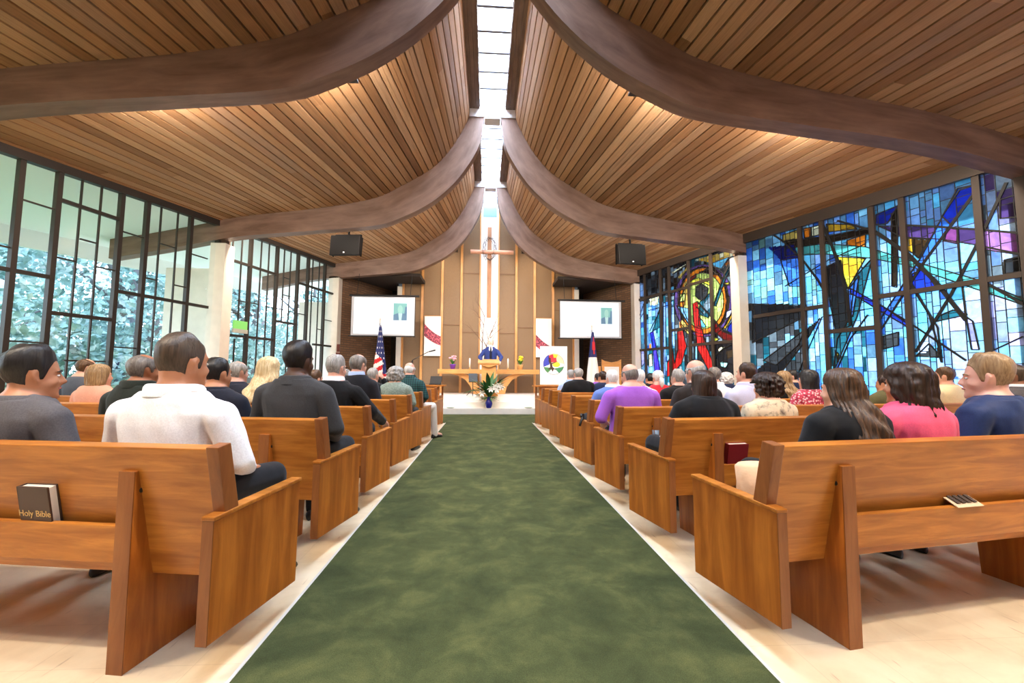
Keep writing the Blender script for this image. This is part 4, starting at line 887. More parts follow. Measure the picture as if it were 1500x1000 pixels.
# banners with a red sash
for x0, x1, y0, y1, nm in ((620.3, 644.5, 462.5, 521, 'left'), (785, 808, 466, 523, 'right')):
    Yb = 15.1; a, b = xat(x0, Yb), xat(x1, Yb); za, zb = zat(y1, Yb, x0), zat(y0, Yb, x0); w_, h_ = b-a, zb-za
    t = thing('banner', 'white hanging banner with a curved red floral sash, on the %s of the chancel wall' % nm, 'banner', ((a+b)/2, Yb, za), 0, 'chancel banners')
    MB().box((0, 0, h_/2), (w_, .012, h_)).build('cloth', plain('banner_white', srgb(250, 246, 240), .8), t)
    m = 14; sh = MB(); vs = []
    for i in range(m+1):
        q = i/m; dz_ = 0 if nm == 'left' else -.22; zt_ = .80-.46*q+.15*q*q+dz_; zb_s = .50-.36*q+.12*q*q+dz_; vs += [(-w_/2+w_*q, -.009, h_*max(zt_, .02)), (-w_/2+w_*q, -.009, h_*max(zb_s, .015))]
    sh.add(vs, [(2*i, 2*i+1, 2*i+3, 2*i+2) for i in range(m)])
    SASH = MATS.get('sash')
    if not SASH:
        SASH, nt, bb = nodes('sash'); vo = nt.nodes.new('ShaderNodeTexVoronoi'); vo.inputs['Scale'].default_value = 22; nt.links.new(coords(nt), vo.inputs['Vector']); r = ramp(nt, [(.0, srgb(236, 150, 160)), (.4, srgb(206, 70, 90)), (.6, srgb(120, 40, 60))]); nt.links.new(vo.outputs['Distance'], r.inputs[0]); nt.links.new(r.outputs[0], bb.inputs['Base Color']); MATS['sash'] = SASH
    sh.build('sash', SASH, t, fix=False)
    MB().tube([(-w_/2-.02, 0, h_), (w_/2+.02, 0, h_)], .012, 8).build('rod', BATT, t)
# easel board with the round tree picture
Yb = 12.4; a, b = xat(791.2, Yb), xat(830.8, Yb); za, zb = zat(563, Yb, 810), zat(507, Yb, 810); w_, h_ = b-a, zb-za; xc = (a+b)/2
t = thing('display_board', 'white display board with a round tree picture, right of the altar table', 'display board', (xc, Yb, .02))
MB().box((0, 0, (za+zb)/2-.02), (w_, .03, h_)).build('board', plain('board_white', srgb(250, 248, 246), .6), t)
for x in (-.3, .3): MB().tube([(x*1.05, .03, 0), (x*.8, .03, zb-.3)], .016, 8).build('easel_leg', BATT, t)
MB().tube([(0, .45, 0), (0, .05, zb-.4)], .016, 8).build('easel_leg', BATT, t)
MB().box((0, -.03, za-.04), (w_, .09, .03)).build('easel_ledge', BATT, t)
cz = zat(533, Yb, 810)-.02; r_ = (xat(826, Yb)-xat(796, Yb))/2; cx_ = xat(811, Yb)-xc
pic = MB(); pcs = []
def pc(poly, c, off): pcs.append((poly, c, off))
circ = [(r_*math.cos(q), r_*math.sin(q)) for q in np.linspace(0, 2*PI, 41)[:-1]]
pc(circ, srgb(250, 250, 246), 0)
pc([(1.03*x, 1.03*y) for x, y in circ], srgb(60, 56, 60), -1)
pc([(r_*math.cos(q), r_*math.sin(q)) for q in np.linspace(R(0), R(118), 20)]+[(-r_*.42, r_*.5), (-r_*.2, r_*.1), (r_*.6, r_*.1)], srgb(246, 214, 176), 0.5)
pc([(r_*math.cos(q), r_*math.sin(q)) for q in np.linspace(R(118), R(196), 14)]+[(-r_*.4, -r_*.05), (-r_*.42, r_*.55)], srgb(60, 70, 180), 1)
pc([(-r_*.5, r_*.8), (-r_*.1, r_*.96), (r_*.25, r_*.62), (r_*.3, r_*.2), (-r_*.3, r_*.15), (-r_*.5, r_*.4)], srgb(214, 50, 60), 1)
pc([(-r_*.08, r_*.97), (r_*.4, r_*.9), (r_*.3, r_*.62), (0, r_*.6)], srgb(240, 190, 50), 2)
pc([(r_*.4, r_*.88), (r_*.8, r_*.55), (r_*.88, r_*.3), (r_*.4, r_*.3)], srgb(244, 206, 170), 1)
pc([(r_*.62*math.cos(q)*.6+r_*.25, r_*.25*math.sin(q)-r_*.05) for q in np.linspace(0, 2*PI, 21)[:-1]], srgb(236, 214, 60), 2)
pc([(r_*math.cos(q), r_*math.sin(q)) for q in np.linspace(R(196), R(236), 8)]+[(-r_*.1, -r_*.4)], srgb(80, 140, 80), 1)
pc([(r_*math.cos(q), r_*math.sin(q)) for q in np.linspace(R(300), R(346), 8)]+[(r_*.1, -r_*.42)], srgb(70, 140, 96), 1)
pc([(-r_*.42, r_*.6), (-r_*.3, r_*.62), (-r_*.22, r_*.1), (r_*.5, r_*.3), (-r_*.15, -.0), (-r_*.1, -r_*.3), (r_*.3, -r_*.6), (0, -r_*.5), (-r_*.1, -r_*.75), (-r_*.25, -r_*.5), (-r_*.6, -r_*.55), (-r_*.36, -r_*.3), (-r_*.38, 0), (-r_*.5, r_*.3)], srgb(70, 44, 34), 3)
mats = []
for poly, c, off in pcs:
    mats.append(plain('print_%d' % len(mats), c, .7)); pic.add([(x+cx_, -.0165-.0006*off, z+cz) for x, z in poly], [tuple(range(len(poly)))], len(mats)-1)
o = pic.build('round_picture', mats, t, fix=False); tag(o, 'round multicoloured tree picture')
# projection screens
for x0, x1, y0, y1, pxc, nm in ((511, 606, 434, 491.5, (574, 594, 444, 469), 'left'), (820, 911.5, 441, 495, (881, 897.5, 450.5, 474.5), 'right')):
    Ys = 13.45; a, b = xat(x0, Ys), xat(x1, Ys); za, zb = zat(y1, Ys, (x0+x1)/2), zat(y0, Ys, (x0+x1)/2); w_, h_ = b-a, zb-za
    t = thing('projection_screen', 'lit projection screen hanging on the %s of the chancel' % nm, 'screen', ((a+b)/2, Ys, za), 0, 'projection screens')
    MB().box((0, 0, h_/2), (w_, .012, h_)).build('screen_cloth', plain('screen_grey', srgb(196, 198, 206), .8), t)
    m_ = .045*w_; mb = MB(); mb.add([(-w_/2+m_, -.009, .06), (w_/2-m_, -.009, .06), (w_/2-m_, -.009, h_-.05), (-w_/2+m_, -.009, h_-.05)], [(0, 1, 2, 3)])
    o = mb.build('projected_slide', plain('slide_light', (.88, .96, 1, 1), .8, emit=.85), t, fix=False); tag(o, 'bright white projected slide')
    pa, pb = xat(pxc[0], Ys)-(a+b)/2, xat(pxc[1], Ys)-(a+b)/2; pz0, pz1 = zat(pxc[3], Ys, pxc[0])-za, zat(pxc[2], Ys, pxc[0])-za; pw, ph = pb-pa, pz1-pz0
    mb = MB(); Q = lambda pts, mi, o_: mb.add([(pa+x*pw, -.0105-.001*o_, pz0+z*ph) for x, z in pts], [tuple(range(len(pts)))], mi)
    Q([(0, 0), (1, 0), (1, 1), (0, 1)], 0, 0); Q([(0, 0), (1, 0), (1, .32), (.7, .42), (.3, .42), (0, .32)], 1, 1); Q([(.42, 0), (.6, 0), (.66, .42), (.36, .42)], 2, 2); Q([(.5+.19*math.cos(q), .64+.25*math.sin(q)) for q in np.linspace(0, 2*PI, 17)[:-1]], 3, 2); Q([(.8, .35), (1, .3), (1, .8), (.86, .8)], 1, 1)
    o = mb.build('projected_portrait', [plain('slide_teal', srgb(150, 214, 210), .8, emit=.45), plain('slide_slate', srgb(120, 158, 190), .8, emit=.4), plain('slide_pale', srgb(206, 240, 240), .8, emit=.5), plain('slide_face', srgb(176, 228, 216), .8, emit=.5)], t, fix=False); tag(o, 'teal projected portrait')
    bkm = plain('screen_black', srgb(20, 20, 22), .5)
    for s in (-1, 1): MB().tube([(s*w_*.42, 0, h_+.02), (s*w_*.42, .2, 4.37-za if s*((a+b)/2) > -1 and False else 4.34-za)], .008, 6).build('hanging_wire', plain('screen_black', srgb(20, 20, 22), .5), t)
    MB().tube([(-w_/2-.06, 0, h_+.02), (w_/2+.12, 0, h_+.02)], .035, 10).build('roller', bkm, t); MB().tube([(-w_/2-.06, 0, -.015), (w_/2+.02, 0, -.015)], .022, 10).build('bottom_bar', bkm, t)
    mb = MB()
    for s in (-1, 1): mb.box((s*(w_/2-.004), -.002, h_/2), (.02, .014, h_))
    mb.build('edge_band', bkm, t)
# hung loudspeakers
for x0, x1, y0, y1, nm, sgn in ((474, 520, 343, 373.5, 'left', 1), (909, 951, 356.5, 387, 'right', -1)):
    Ys = 10.35; a, b = xat(x0, Ys), xat(x1, Ys); za, zb = zat(y1, Ys, (x0+x1)/2), zat(y0, Ys, (x0+x1)/2); w_, h_ = b-a, zb-za; xc = (a+b)/2
    t = thing('loudspeaker', 'black loudspeaker hung from the planks on the %s side' % nm, 'loudspeaker', (xc, Ys, za), R(-6*sgn), 'hung loudspeakers'); cab = plain('speaker_grille', srgb(8, 8, 9), .8, spec=.08)
    mb = MB(); mb.prism([(0, .0), (.05, h_), (.26, h_*.97), (.20, .04)], 'x', -w_/2, w_/2); mb.build('cabinet', plain('speaker_side', srgb(26, 25, 26), .7, spec=.1), t, bev=.012)
    mb = MB(); mb.prism([(-.014, .01), (.036, h_-.01), (.05, h_-.01), (0, .01)], 'x', -w_/2+.015, w_/2-.015); mb.build('grille', cab, t)
    MB().box((0, -.014, .07), (.035, .008, .025)).build('badge', plain('badge_grey', srgb(170, 170, 175), .4), t)
    zc = ceil_z(xc, Ys)-za; mb = MB(); mb.box((.02, .2, h_+.04), (w_*.9, .05, .03)); mb.box((w_*.46, .2, h_*.55), (.02, .06, h_)); mb.box((-w_*.5, .2, h_*.55), (.02, .06, h_)); mb.tube([(.02, .2, h_+.04), (.02, .22, ceil_z(abs(xc)+.1, Ys)-za-.09)], .025, 8); mb.build('bracket', cab, t)
# flags
def flag(px_, y_top, y_bot, label, kind, hw_):
    Yf = 12.35; zt = zat(y_top, Yf, px_); t = thing('flag', label, 'flag', (xat(px_, Yf), Yf, .012), 0, 'chancel flags')
    MB().tube([(0, 0, .05), (0, 0, zt)], .013, 8).build('pole', plain('pole_wood', srgb(110, 76, 44), .4), t)
    MB().lathe([(.16, 0), (.16, .02), (.05, .05), (.02, .08)], n=18).build('base', plain('brass', srgb(190, 150, 90), .3, .8), t, smooth=True)
    MB().lathe([(.006, zt), (.025, zt+.03), (.012, zt+.07), (.03, zt+.1), (.002, zt+.2)], n=10).build('finial', plain('finial_pale', srgb(226, 214, 200), .4), t, smooth=True)
    zb = zat(y_bot, Yf, px_)-.5; na, nz_ = 96, 90; H = zt-.06-zb; vs = []; cols = []
    for j in range(nz_+1):
        q = j/nz_; z = zt-.06-H*q
        for i in range(na+1):
            a = i/na; ang = (a-.5)*PI*1.5; rad = (.03+hw_*min(1, q*1.25)**.8)*(1-.0*a); fold = 1+.34*math.sin(a*PI*7+1.5*q)*min(1, q*2)
            vs.append((math.sin(ang)*rad*fold+.02, -math.cos(ang)*rad*.75*fold-.015, z-.0*a))
    fs = []; ms = []
    for j in range(nz_):
        for i in range(na):
            fs.append((j*(na+1)+i, j*(na+1)+i+1, (j+1)*(na+1)+i+1, (j+1)*(na+1)+i)); q = (j+.5)/nz_; a = (i+.5)/na
            if kind == 'us':
                d = q+(.5-a)*.24
                if d < .40 or (a > .78 and q < .62):
                    ms.append(2 if (int(q*44) % 3 == 0 and (i//3+(int(q*44)//3)) % 4 == 0) else 1)
                else: ms.append(0 if int((q+(a-.5)*.16)*17) % 2 else 2)
            else:
                d = q
                if d < .34: ms.append(0 if (.42 < a < .66 and .13 < q < .25) or (.5 < a < .58 and .07 < q < .30) else 1)
                else: ms.append(2)
    mb = MB(); mb.v = vs; mb.f = fs; mb.m = ms
    mb.build('cloth', [plain('flag_red', srgb(196, 24, 34), .7), plain('flag_blue', srgb(24, 36, 98), .7), plain('flag_white', srgb(244, 240, 236), .7)], t, smooth=True, fix=False)
flag(554.5, 474, 566, 'red, white and blue striped national flag furled on a pole, left of the chancel', 'us', .15)
flag(867.5, 484, 570, 'white flag with blue corner and red cross furled on a pole, right of the chancel', 'chr', .15)
# framed board at the right
Yb = 13.3; a, b = xat(884.5, Yb), xat(907.5, Yb); xc = (a+b)/2; zt = zat(527, Yb, 896); t = thing('framed_panel', 'wooden stand with a carved top and white panel, by the right brick wall', 'panel', (xc, Yb, PZ)); w_ = b-a
mb = MB(); h_ = zt-PZ; mb.prism([(-w_/2-.06, 0), (w_/2+.06, 0), (w_/2+.06, h_+.02), (w_/2-.02, h_-.03), (0, h_-.08), (-w_/2+.02, h_-.03), (-w_/2-.06, h_+.02)], 'y', 0, .05); mb.build('frame', OAK, t)
MB().box((0, -.01, h_*.45), (w_-.04, .02, h_*.72)).build('white_panel', plain('board_white', srgb(250, 248, 246), .6), t)
MB().box((-w_/2-.25, .02, h_*.42), (.3, .05, h_*.8)).build('side_panel', OAK, t)
MB().box((0, .08, .06), (w_+.1, .3, .12)).build('foot', OAK, t)
# exit sign in the left window
q, z = PB.sz(345, 478); p = PB.at(q, z, .12); t = thing('exit_sign', 'small lit green sign in the left window nearer the chancel', 'sign', p, math.atan2(PB.t[1], PB.t[0]))
MB().box((0, 0, .03), (.38, .04, .19)).build('face', plain('sign_green', srgb(150, 236, 120), .5, emit=.5), t); MB().box((0, .0, -.11), (.4, .06, .09)).build('housing', plain('sign_housing', srgb(180, 180, 170), .5), t)
q = 4.98-.02; al = MB(); zz = zat(510, 13.75, 500); al.box((-4.74, 13.62, zz), (.09, .03, .24)); al.box((-4.74, 13.61, zz-.18), (.12, .05, .08)); tag(al.build('wall_telephone', plain('handset_brown', srgb(96, 40, 30), .4)), 'small brown wall handset on the left chancel column', 'handset')
# folded cloth on the platform edge
for px_, nm in ((659, 'left'), (775, 'right')):
    Yb = 12.2; p = atY(px_, 598, Yb); cl = MB(); cl.ball((0, 0, 0), (.13, .09, .022), 12, 6); tag(cl.build('flat_box', plain('grey_green_cloth', srgb(150, 158, 140), .9), loc=(p[0], 12.36, .195)), 'small flat grey-green box on the step, at the %s front rail' % nm, 'box')

# ================================================================== PEOPLE
TMPS = bpy.data.scenes.new('workbench')
def remesh(mb, voxel, name, mats, parent, smooth=6, post=None):
    me = mb.mesh('tmp'); bm = bmesh.new(); bm.from_mesh(me); bmesh.ops.recalc_face_normals(bm, faces=bm.faces); bm.to_mesh(me); bm.free()
    o = bpy.data.objects.new('tmp', me); TMPS.collection.objects.link(o)
    r = o.modifiers.new('r', 'REMESH'); r.mode = 'VOXEL'; r.voxel_size = voxel
    s = o.modifiers.new('s', 'SMOOTH'); s.factor = .5; s.iterations = smooth
    out = None
    with bpy.context.temp_override(scene=TMPS, view_layer=TMPS.view_layers[0]): dg = bpy.context.evaluated_depsgraph_get()
    out = bpy.data.meshes.new_from_object(o.evaluated_get(dg)); bpy.data.objects.remove(o); bpy.data.meshes.remove(me)
    out.name = name; out.materials.clear()
    for m in (mats if isinstance(mats, (list, tuple)) else [mats]): out.materials.append(m)
    out.polygons.foreach_set('use_smooth', [True]*len(out.polygons))
    if post: post(out)
    o = bpy.data.objects.new(name, out); COL.objects.link(o); o.parent = parent; return o
# head: z from chin, half width, front y, back y (head centre line at y = 0)
HEAD = np.array([(0, .024, .078, .035), (.012, .040, .088, .012), (.03, .052, .092, -.02), (.055, .061, .092, -.05), (.085, .068, .090, -.078), (.115, .073, .087, -.094), (.145, .076, .086, -.101), (.172, .075, .082, -.100), (.197, .069, .070, -.090), (.216, .057, .050, -.070), (.229, .040, .026, -.046), (.2365, .018, .0, -.022)])
def hd(z, c): return np.interp(z, HEAD[:, 0], HEAD[:, c])
def head_pt(th, z, off=0, up=0):
    w_, f_, b_ = hd(z, 1), hd(z, 2), hd(z, 3); cy, d = (f_+b_)/2, (f_-b_)/2
    return np.array([(w_+off)*math.sin(th), cy+(d+off)*math.cos(th), z+up])
def head_mesh(mb, T, detail=True):
    rings = [[T(head_pt(2*PI*j/24, z)) for j in range(24)] for z in np.linspace(0, .2365, 20)]; mb.loft(rings)
    def C(p, r, n=8): mb.caps([T(np.array(q, float)) for q in p], r, n)
    C([(0, .086, .128), (0, .100, .108), (0, .109, .090)], [.008, .010, .013]); C([(-.012, .096, .084), (.012, .096, .084)], [.010, .010])
    C([(-.045, .072, .142), (-.015, .082, .140), (.015, .082, .140), (.045, .072, .142)], [.009, .010, .010, .009])
    C([(0, .074, .014), (0, .079, .016)], [.022, .022]); C([(-.016, .084, .054), (0, .089, .056), (.016, .084, .054)], [.009, .010, .009])
    for s in (-1, 1):
        C([(s*.070, .014, .132), (s*.077, -.001, .136), (s*.081, -.015, .126), (s*.079, -.012, .108), (s*.074, .004, .084)], [.006, .008, .0075, .007, .006], 7)
        C([(s*.070, .0, .125), (s*.071, -.006, .10)], [.009, .009], 7)
        C([(s*.040, .066, .09), (s*.046, .05, .08)], [.020, .024])
class Hair:
    pass
def hair_cap(name, mat, T, parent, rs, zlow, thk, zhi=None, thmin=0, noise_a=.003, nscale=40, nt=56, nv=16, wave=0):
    """cap following the skull: zlow(th) hair edge, thk(th, v) thickness; th measured from the face"""
    mb = MB(); rings = []
    ths = np.linspace(thmin, 2*PI-thmin, nt+1)[:-1] if thmin == 0 else np.linspace(thmin, 2*PI-thmin, nt)
    ph = rs.uniform(0, 9)
    for i in range(nv+1):
        v = i/nv; row = []
        for th in ths:
            a = min(th, 2*PI-th); z0 = zlow(a); z1 = zhi(a) if zhi else .2362
            z = z0+(z1-z0)*(math.sin(v*PI/2) if not zhi else v)
            t = thk(a, v); k = min(1, max(0, (z-.15)/.085)); p = head_pt(th, z, t*(1-.55*k), t*k*1.0)
            nn = noise.noise(Vector((p[0]*nscale+ph, p[1]*nscale, p[2]*nscale*.35)))*noise_a*min(1, t/.008)
            d = np.array([math.sin(th), math.cos(th), k]); p = p+d*nn
            row.append(T(p))
        rings.append(row)
    mb.loft(rings, cap=False, closed=(thmin == 0))
    if not zhi: b = len(mb.v)-len(ths); mb.f.append(tuple(range(b, b+len(ths)))); mb.m.append(0)
    o = mb.build(name, mat, parent, smooth=True)
    s = o.modifiers.new('thick', 'SOLIDIFY'); s.thickness = .006; s.offset = -1
    return o
def smooth01(x): x = min(1, max(0, x)); return x*x*(3-2*x)
def zl_men(a, f=.186):
    d = math.degrees(a)
    pts = [(0, f), (32, f), (48, f-.012), (58, .158), (66, .135), (74, .100), (84, .098), (90, .142), (104, .140), (114, .095), (128, .055), (150, .030), (180, .022)]
    return float(np.interp(d, [p[0] for p in pts], [p[1] for p in pts]))
def hair_drape(name, mat, T, parent, rs, rings_def, open_a, noise_a=.006, nscale=26, nt=70, nv=44, wave=.004, wfreq=9, flick=0):
    """long hair: rings (z, half width, front y, back y) from crown down, open towards the face by open_a(z)"""
    RD = np.array(rings_def); mb = MB(); rows = []; ph = rs.uniform(0, 9); ks = [(rs.uniform(12, 40), rs.uniform(0, 6), rs.uniform(.4, 1)) for _ in range(5)]
    zs = RD[:, 0]; tt = np.linspace(0, 1, len(RD)); 
    for i in range(nv+1):
        q = i/nv; z = np.interp(q, tt, zs); w_, f_, b_ = (np.interp(q, tt, RD[:, c]) for c in (1, 2, 3)); cy, d = (f_+b_)/2, (f_-b_)/2
        oa = open_a(z); row = []
        for j in range(nt+1):
            th = oa+(2*PI-2*oa)*j/nt
            st = sum(A*math.sin(k*th+p_) for k, p_, A in ks)*noise_a*.35*min(1, q*2)
            nn = noise.noise(Vector((math.sin(th)*3+ph, math.cos(th)*3, z*nscale*.5)))*noise_a+st+wave*math.sin(z*2*PI*wfreq+4*math.sin(th)+ph)*min(1, max(0, (.12-z)*6))
            x = (w_+nn)*math.sin(th); y = cy+(d+nn)*math.cos(th); dz = noise.noise(Vector((th*6, ph, 0)))*.03*max(0, q-.75)*4
            row.append(T(np.array([x, y, z+dz])))
        rows.append(row)
    mb.loft(rows, cap=False, closed=False); top = T(np.array([0, (RD[0, 2]+RD[0, 3])/2, zs[0]+.004])); k = len(mb.v); mb.v.append(tuple(top))
    for j in range(nt): mb.f.append((k, j+1, j)); mb.m.append(0)
    o = mb.build(name, mat, parent, smooth=True); s = o.modifiers.new('thick', 'SOLIDIFY'); s.thickness = .012; s.offset = -1
    return o
def hair_mat(name, c1, c2, rough=.42):
    if name in MATS: return MATS[name]
    m, nt, b = nodes(name); v = coords(nt, (70, 70, 6)); n = noise_n(nt, v, 1.5, 4, .6, .6); r = ramp(nt, [(.3, c1), (.7, c2)]); nt.links.new(n, r.inputs[0]); nt.links.new(r.outputs[0], b.inputs['Base Color'])
    b.inputs['Roughness'].default_value = rough; b.inputs['Specular IOR Level'].default_value = .5; bump(nt, b, n, .5, .006); MATS[name] = m; return m
HC = {'black': (srgb(14, 12, 12), srgb(40, 36, 36)), 'dbrown': (srgb(30, 18, 12), srgb(66, 42, 28)), 'brown': (srgb(54, 36, 22), srgb(104, 74, 46)), 'dkblond': (srgb(112, 82, 50), srgb(184, 150, 104)), 'blond': (srgb(196, 160, 104), srgb(246, 224, 178)), 'grey': (srgb(112, 108, 104), srgb(186, 182, 176)), 'white': (srgb(196, 192, 188), srgb(246, 244, 240)), 'sandy': (srgb(120, 92, 62), srgb(176, 146, 108)), 'sgrey': (srgb(80, 74, 70), srgb(140, 132, 124)), 'longbrown': (srgb(30, 20, 14), srgb(104, 72, 46)), 'fade': (srgb(52, 40, 30), srgb(90, 72, 56)), 'afro': (srgb(10, 8, 8), srgb(34, 26, 22))}
def HM(c): return hair_mat('hair_'+c, *HC[c])
SKIN = {'light': srgb(226, 168, 142), 'pink': srgb(228, 172, 150), 'tan': srgb(196, 134, 98), 'olive': srgb(178, 116, 80), 'dark': srgb(84, 54, 40), 'brown': srgb(140, 92, 66), 'pale': srgb(236, 188, 166)}
def SM(c):
    n = 'skin_'+c
    if n in MATS: return MATS[n]
    m, nt, b = nodes(n); v = noise_n(nt, coords(nt), 14, 4); s = SKIN[c]; r = ramp(nt, [(.3, tuple(x*.88 for x in s[:3])+(1,)), (.7, tuple(min(1, x*1.08) for x in s[:3])+(1,))]); nt.links.new(v, r.inputs[0]); nt.links.new(r.outputs[0], b.inputs['Base Color'])
    b.inputs['Roughness'].default_value = .48; b.inputs['Subsurface Weight'].default_value = .08; b.inputs['Subsurface Radius'].default_value = (.01, .004, .002); MATS[n] = m; return m
def cloth(name, c, rough=.85, wr=.5, weave=0):
    n = 'cloth_'+name
    if n in MATS: return MATS[n]
    m, nt, b = nodes(n); b.inputs['Base Color'].default_value = c; b.inputs['Roughness'].default_value = rough; b.inputs['Specular IOR Level'].default_value = .2; b.inputs['Sheen Weight'].default_value = .1
    h = noise_n(nt, coords(nt, (1, 1, .6)), 6, 2, .5, .3); bump(nt, b, h, wr*.6, .03)
    v = noise_n(nt, coords(nt), 170, 2); r = ramp(nt, [(.3, tuple(x*(.96 if max(c[:3]) > .4 else .82) for x in c[:3])+(1,)), (.7, tuple(min(1, x*1.12) for x in c[:3])+(1,))]); nt.links.new(v, r.inputs[0]); nt.links.new(r.outputs[0], b.inputs['Base Color'])
    MATS[n] = m; return m
def pattern(name, kind, cols, scale=30):
    n = 'cloth_'+name
    if n in MATS: return MATS[n]
    m, nt, b = nodes(n); b.inputs['Roughness'].default_value = .85
    if kind == 'spots':
        t = nt.nodes.new('ShaderNodeTexVoronoi'); t.inputs['Scale'].default_value = scale; nt.links.new(coords(nt), t.inputs['Vector']); f = t.outputs['Distance']
        r = ramp(nt, [(i/len(cols)*.9+.08, c) for i, c in enumerate(cols)], 'CONSTANT')
    elif kind == 'plaid':
        w1 = nt.nodes.new('ShaderNodeTexWave'); w1.inputs['Scale'].default_value = scale; w1.bands_direction = 'X'; w2 = nt.nodes.new('ShaderNodeTexWave'); w2.inputs['Scale'].default_value = scale; w2.bands_direction = 'Z'
        v = coords(nt); nt.links.new(v, w1.inputs[0]); nt.links.new(v, w2.inputs[0]); a = nt.nodes.new('ShaderNodeMath'); a.operation = 'ADD'; nt.links.new(w1.outputs['Fac'], a.inputs[0]); nt.links.new(w2.outputs['Fac'], a.inputs[1])
        h = nt.nodes.new('ShaderNodeMath'); h.operation = 'MULTIPLY'; h.inputs[1].default_value = .5; nt.links.new(a.outputs[0], h.inputs[0]); f = h.outputs[0]; r = ramp(nt, [(i/(len(cols)-1), c) for i, c in enumerate(cols)])
    else:
        f = noise_n(nt, coords(nt), scale, 4, .6); r = ramp(nt, [(.3+.4*i/max(1, len(cols)-1), c) for i, c in enumerate(cols)])
    nt.links.new(f, r.inputs[0]); nt.links.new(r.outputs[0], b.inputs['Base Color']); bump(nt, b, noise_n(nt, coords(nt), 7, 3), .4, .03); MATS[n] = m; return m
def ellring(z, w_, d, cy, n=20, sup=2.3):
    out = []
    for j in range(n):
        a = 2*PI*j/n; c, s = math.cos(a), math.sin(a); out.append((w_*math.copysign(abs(c)**(2/sup), c), cy+d*math.copysign(abs(s)**(2/sup), s), z))
    return out
def hand(mb, wr, d, up, side, sc_=1.0, curl=.5, fr=.0085):
    """palm and five fingers from the wrist wr, pointing along d, back of hand along up"""
    d = Vector(d).normalized(); up = Vector(up); up = (up-d*up.dot(d)).normalized(); x = d.cross(up).normalized()*side
    P = lambda a, b, c: Vector(wr)+(d*a+x*b+up*c)*sc_
    for b in (-.026, -.009, .009, .026): mb.caps([P(0, b*.6, 0), P(.045, b*.95, .002), P(.085, b, 0)], [.019*sc_, .016*sc_, .014*sc_], 8)
    for i, (b, L) in enumerate(((.030, .072), (.011, .084), (-.009, .078), (-.028, .060))):
        p = [P(.085, b, 0)]; an = .15
        for k, seg in enumerate((.45, .32, .23)):
            q = p[-1]+(d*math.cos(an)-up*math.sin(an)+x*b*1.5)*L*seg*sc_; p.append(q); an += curl*(1.0 if k < 2 else .7)
        mb.caps(p, [fr*1.15*sc_, fr*1.05*sc_, fr*sc_, fr*.85*sc_], 8)
    mb.caps([P(.02, .028, -.004), P(.05, .052, -.012), P(.078, .058, -.022), P(.10, .054, -.034)], [.017*sc_, .012*sc_, .0105*sc_, .009*sc_], 8)
